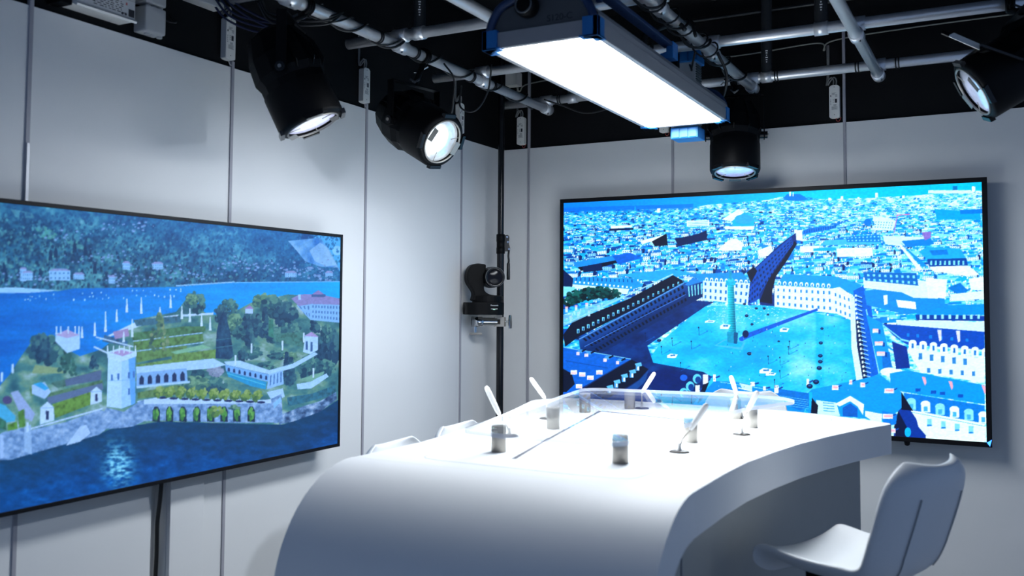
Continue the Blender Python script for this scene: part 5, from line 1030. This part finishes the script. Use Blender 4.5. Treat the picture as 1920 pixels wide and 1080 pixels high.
# driver unit and grey switch boxes at top left
dr = thing('led_driver', 'ribbed aluminium power supply with a printed label at the top left', 'power supply', (-.012, -2.50, 2.37))
MB().prism([(0, .012), (.060, .012), (.078, .004), (.082, .010), (.070, .020), (.070, .128), (.082, .138), (.078, .144), (.060, .136), (0, .136)], (-.012, -2.60, 2.367), (1, 0, 0), (0, 0, 1), (0, 1, 0), .205).build('case', 'offwhite', dr)
ri = MB()
for k in range(9): ri.box((.0575, -2.575, 2.437+k*.0065), (.0605, -2.397, 2.4405+k*.0065))
ri.build('ribs', 'greybox', dr)
lb = MB().box((.0575, -2.572, 2.388), (.0592, -2.397, 2.436)).build('rating_label', 'label', dr)
g = MB()
for k in range(6):
    y = -2.540
    while y < -2.44:
        w2 = RNG.uniform(.004, .014); g.box((.0591, y, 2.394+k*.0062), (.0595, y+w2, 2.3965+k*.0062)); y += w2+RNG.uniform(.003, .009)
g.box((.0591, -2.545, 2.414), (.0595, -2.536, 2.420)).box((.0591, -2.545, 2.402), (.0595, -2.536, 2.408)); g.build('printing', 'ink', lb)
MB().box((.0591, -2.419, 2.389), (.0597, -2.398, 2.412)).build('printed_panel', 'ink', lb)
for y in (-2.429, -2.441): MB().cyl((.0591, y, 2.393), (.0598, y, 2.393), .0042, n=12).build('adjuster_hole', 'ink', lb)
MB().box((.0591, -2.570, 2.418), (.0595, -2.551, 2.433)).build('red_logo', 'redink', lb); MB().box((.0591, -2.429, 2.421), (.0595, -2.424, 2.429)).build('red_mark', 'redink', lb)
dr.location.y -= .035
MB().box((-.012, -2.675, 2.372), (.05, -2.637, 2.50), .003).build('end_cover', 'black', dr)
for zb, zt, l in ((2.370, 2.452, 'pale grey switch box beside the power supply, lower of the two'), (2.460, 2.56, 'pale grey switch box above its twin at the top edge of the picture')):
    sb = thing('switch_box', l, 'switch box', (-.012, -2.33, zb), 'grey switch boxes beside the power supply')
    MB().box((-.012, -2.378, zb), (.045, -2.300, zt), .006).build('case', 'greybox', sb)
    u = MB()
    for k in range(3): u.cyl((.02, -2.352+k*.024, zb-.005), (.02, -2.352+k*.024, zb+.004), .009, n=14)
    u.build('cable_gland', 'greybox', sb); MB().tube(spline([(.044, -2.30, zb+.05), (.052, -2.285, zb+.048), (.056, -2.27, zb+.052), (.03, -2.255, zb+.06), (0, -2.25, zb+.09)], 6), .003, 6).build('lead', 'rubber', sb)
tag(MB().box((-.010, -2.19, 2.527), (.04, -2.05, 2.55), .004).build('cable_duct', 'offwhite'), 'short white duct end on the black wall between switch boxes and first dimmer', 'cable duct')
# cables on the pipes
def winding(label, x, ya, yb, turns, r=.0045, R=R_P+.007, m='rubber', axis='y', ph=0., seg=14):
    N = int(turns*seg); pts = []
    for i in range(N+1):
        t = i/N; a = ph+2*PI*turns*t; wob = 1+.35*max(0, math.sin(a-.6))*abs(math.sin(7*t+ph)); q = ya+(yb-ya)*t+.012*math.sin(9*t+ph)
        if axis == 'y': pts.append((x+R*wob*math.cos(a), q, ZY+R*(1 if math.sin(a) > 0 else wob*1.0)*math.sin(a)))
        else: pts.append((q, x+R*wob*math.cos(a), ZX+R*math.sin(a)))
    return tag(MB().tube(pts, r, 8).build('cable', m), label, 'cable', 'black cables wound round the pipes')
winding('black cable wound round the left pipe above the second spotlight', .356, -1.95, -.30, 6.5, .0045, ph=1.0)
winding('thin black cable wound round the left pipe near the first spotlight', .356, -2.30, -1.10, 4.0, .0032, R_P+.006, ph=2.6)
winding('black cable wound tightly round the pipe right of the lamp panel', 1.390, -1.75, -.40, 5.0, .005, R_P+.011, ph=.5)
winding('thin black cable twisted along the pipe right of the lamp panel', 1.390, -1.60, -.75, 5.5, .0035, R_P+.016, ph=2.0)
def tie(x, y, axis, label):
    c = (x, y, ZY if axis == 'y' else ZX); mb = MB()
    for o in (-.006, .006): mb.ring((c[0]+(o if axis == 'x' else 0), c[1]+(o if axis == 'y' else 0), c[2]), (1, 0, 0) if axis == 'x' else (0, 1, 0), R_P+.0025, .0028, 20, 6)
    tag(mb.build('cable_tie', 'rubber'), label, 'cable tie', 'black cable ties on the grid')
for x, y, a, l in ((.356, -1.60, 'y', 'black double tie on the left pipe before the cross pipe with the open end'), (.356, -1.36, 'y', 'black double tie on the left pipe after the cross pipe with the open end'), (.356, -.93, 'y', 'black double tie on the left pipe just before the cross pipe behind the second spotlight'),
                   (.356, -.745, 'y', 'black double tie on the left pipe after the cross pipe behind the second spotlight'), (.43, -.179, 'x', 'black double tie on the back cross pipe next to the left pipe'), (1.84, -.179, 'x', 'black double tie on the back cross pipe left of the bare pipe'), (2.00, -.179, 'x', 'black double tie on the back cross pipe right of the bare pipe'), (1.50, -.179, 'x', 'black double tie on the back cross pipe above the middle spotlight'), (.842, -1.53, 'y', 'black double tie on the pipe that meets the lamp panel')): tie(x, y, a, l)
cable('black cable drooping from the left pipe towards the lamp panel at the back', [(.40, -.30, 2.53), (.48, -.25, 2.50), (.60, -.24, 2.455), (.75, -.26, 2.47), (.95, -.32, 2.53)], .004)
cable('black cable looping off the left pipe down to the second spotlight', [(.39, -1.20, 2.50), (.42, -1.17, 2.44), (.40, -1.14, 2.36), (.36, -1.10, 2.30), (.30, -1.11, 2.24)], .004)
cable('black cable hanging in a slack loop behind the second spotlight', [(.50, -1.0, 2.53), (.47, -.98, 2.42), (.42, -1.0, 2.34), (.36, -1.02, 2.36), (.34, -.98, 2.46)], .004)
cable('black cable arching high over the ceiling from the lamp panel to the right', [(1.36, -1.35, 2.60), (1.45, -1.30, 2.66), (1.58, -1.28, 2.62), (1.75, -1.35, 2.66), (1.95, -1.45, 2.80), (2.1, -1.6, 2.93)], .0045)
cable('black power lead plugged into the rail bracket of the lamp panel', [(1.43, -1.30, 2.47), (1.40, -1.28, 2.50), (1.36, -1.34, 2.475), (1.335, -1.42, 2.43), (1.335, -1.44, 2.385)], .008)
cable('thin black lead beside the plugged power lead of the lamp panel', [(1.45, -1.24, 2.46), (1.42, -1.22, 2.52), (1.375, -1.30, 2.50), (1.35, -1.39, 2.44), (1.352, -1.42, 2.38)], .006)
cable('black cable looping down beside the upright supply unit', [(1.42, -.86, 2.50), (1.44, -.80, 2.42), (1.40, -.74, 2.34), (1.33, -.72, 2.31), (1.27, -.73, 2.36)], .006)
cable('thin black cable hanging from the wrapped pipe to the supply unit top', [(1.36, -.95, 2.49), (1.33, -.90, 2.44), (1.30, -.80, 2.46), (1.27, -.73, 2.50)], .004)
cable('pale thin wire loop hanging in the dark beside the lamp panel', [(1.14, -1.42, 2.55), (1.10, -1.46, 2.50), (1.13, -1.46, 2.44), (1.20, -1.40, 2.41)], .002, 'greycable')
for k in range(5):
    cable('navy cable in the slack coil above the first spotlight, strand %s' % ['nearest the wall', 'lying lowest', 'in the middle', 'lying highest', 'nearest the pipe'][k], [(.02+.02*k, -2.10, 2.56), (.06+.02*k, -2.06, 2.49+.006*k), (.14+.02*k, -1.98, 2.455+.007*((k*2) % 5)), (.24+.015*k, -1.94, 2.475+.005*k), (.33, -1.96+.01*k, 2.53)], .004, 'navy', group='navy cables of the slack coil')
for k in range(3):
    cable('black cable drooping under the top left pipe, %s' % ['longest loop', 'middle loop', 'shortest loop'][k], [(.20+.01*k, -2.06, 2.53), (.22, -2.02, 2.47+.015*k), (.30, -1.97, 2.46+.015*k), (.37, -1.90, 2.475+.012*k), (.385, -1.84, 2.53)], .004, group='black cables drooping at top left')
cable('black screen cable hanging out below the lake screen into the wall slot', [(.04, -2.262, 1.05), (.034, -2.262, .98), (.022, -2.258, .90), (.004, -2.250, .83), (-.012, -2.236, .76), (-.022, -2.228, .70), (-.03, -2.226, .55), (-.035, -2.226, .1), (-.035, -2.226, 0.01)], .0065)
# loose wing bolts on clamps
def wing(p, d, label):
    d = V(d).normalized(); t = d.orthogonal().normalized(); p = V(p); mb = MB().cyl(p-d*.045, p, .0035, n=8).cyl(p-d*.004, p+d*.006, .007, n=10)
    for sg in (-1, 1): mb.prism([(0, -.004), (.008, .002), (.018, .009), (.016, .015), (.006, .009), (0, .005)], p, t*sg, d, t.cross(d), .003)
    tag(mb.build('wing_bolt', 'chrome'), label, 'wing bolt')
wing(V((.356, -1.20, ZY))+V((-.055, -.05, -.045)), (-.055, -.05, -.045), 'shiny wing bolt sticking out below the left pipe above the second spotlight')
wing(V((1.33, -.179, ZX))+V((-.045, -.075, -.02)), (-.045, -.075, -.02), 'shiny wing bolt on the back cross pipe above the middle spotlight')

# ================================================================== WORLD, CAMERA, RENDER LOOK
W_ = bpy.data.worlds.new('studio_rest'); S.world = W_; W_.use_nodes = True
bg = W_.node_tree.nodes['Background']; bg.inputs['Color'].default_value = (.27, .42, .74, 1); bg.inputs['Strength'].default_value = .52
cd = bpy.data.cameras.new('camera'); co = bpy.data.objects.new('camera', cd); COL.objects.link(co)
mt = Matrix((CR, CU, -CF)).transposed().to_4x4(); mt.translation = CAM; co.matrix_world = mt
cd.sensor_width = 36; cd.lens = F_PX*36/1920; cd.shift_y = -(540-CY)/1920; cd.clip_start = .05
cd.dof.use_dof = True; cd.dof.focus_distance = 4.35; cd.dof.aperture_fstop = 3.2
S.camera = co
vs_ = S.view_settings; vs_.view_transform = 'Standard'; vs_.look = 'None'; vs_.exposure = 0; vs_.gamma = 1; vs_.use_curve_mapping = False
S.cycles.use_denoising = True; S.cycles.max_bounces = 10; S.cycles.transmission_bounces = 10
try: S.cycles.denoiser = 'OPENIMAGEDENOISE'
except Exception: pass
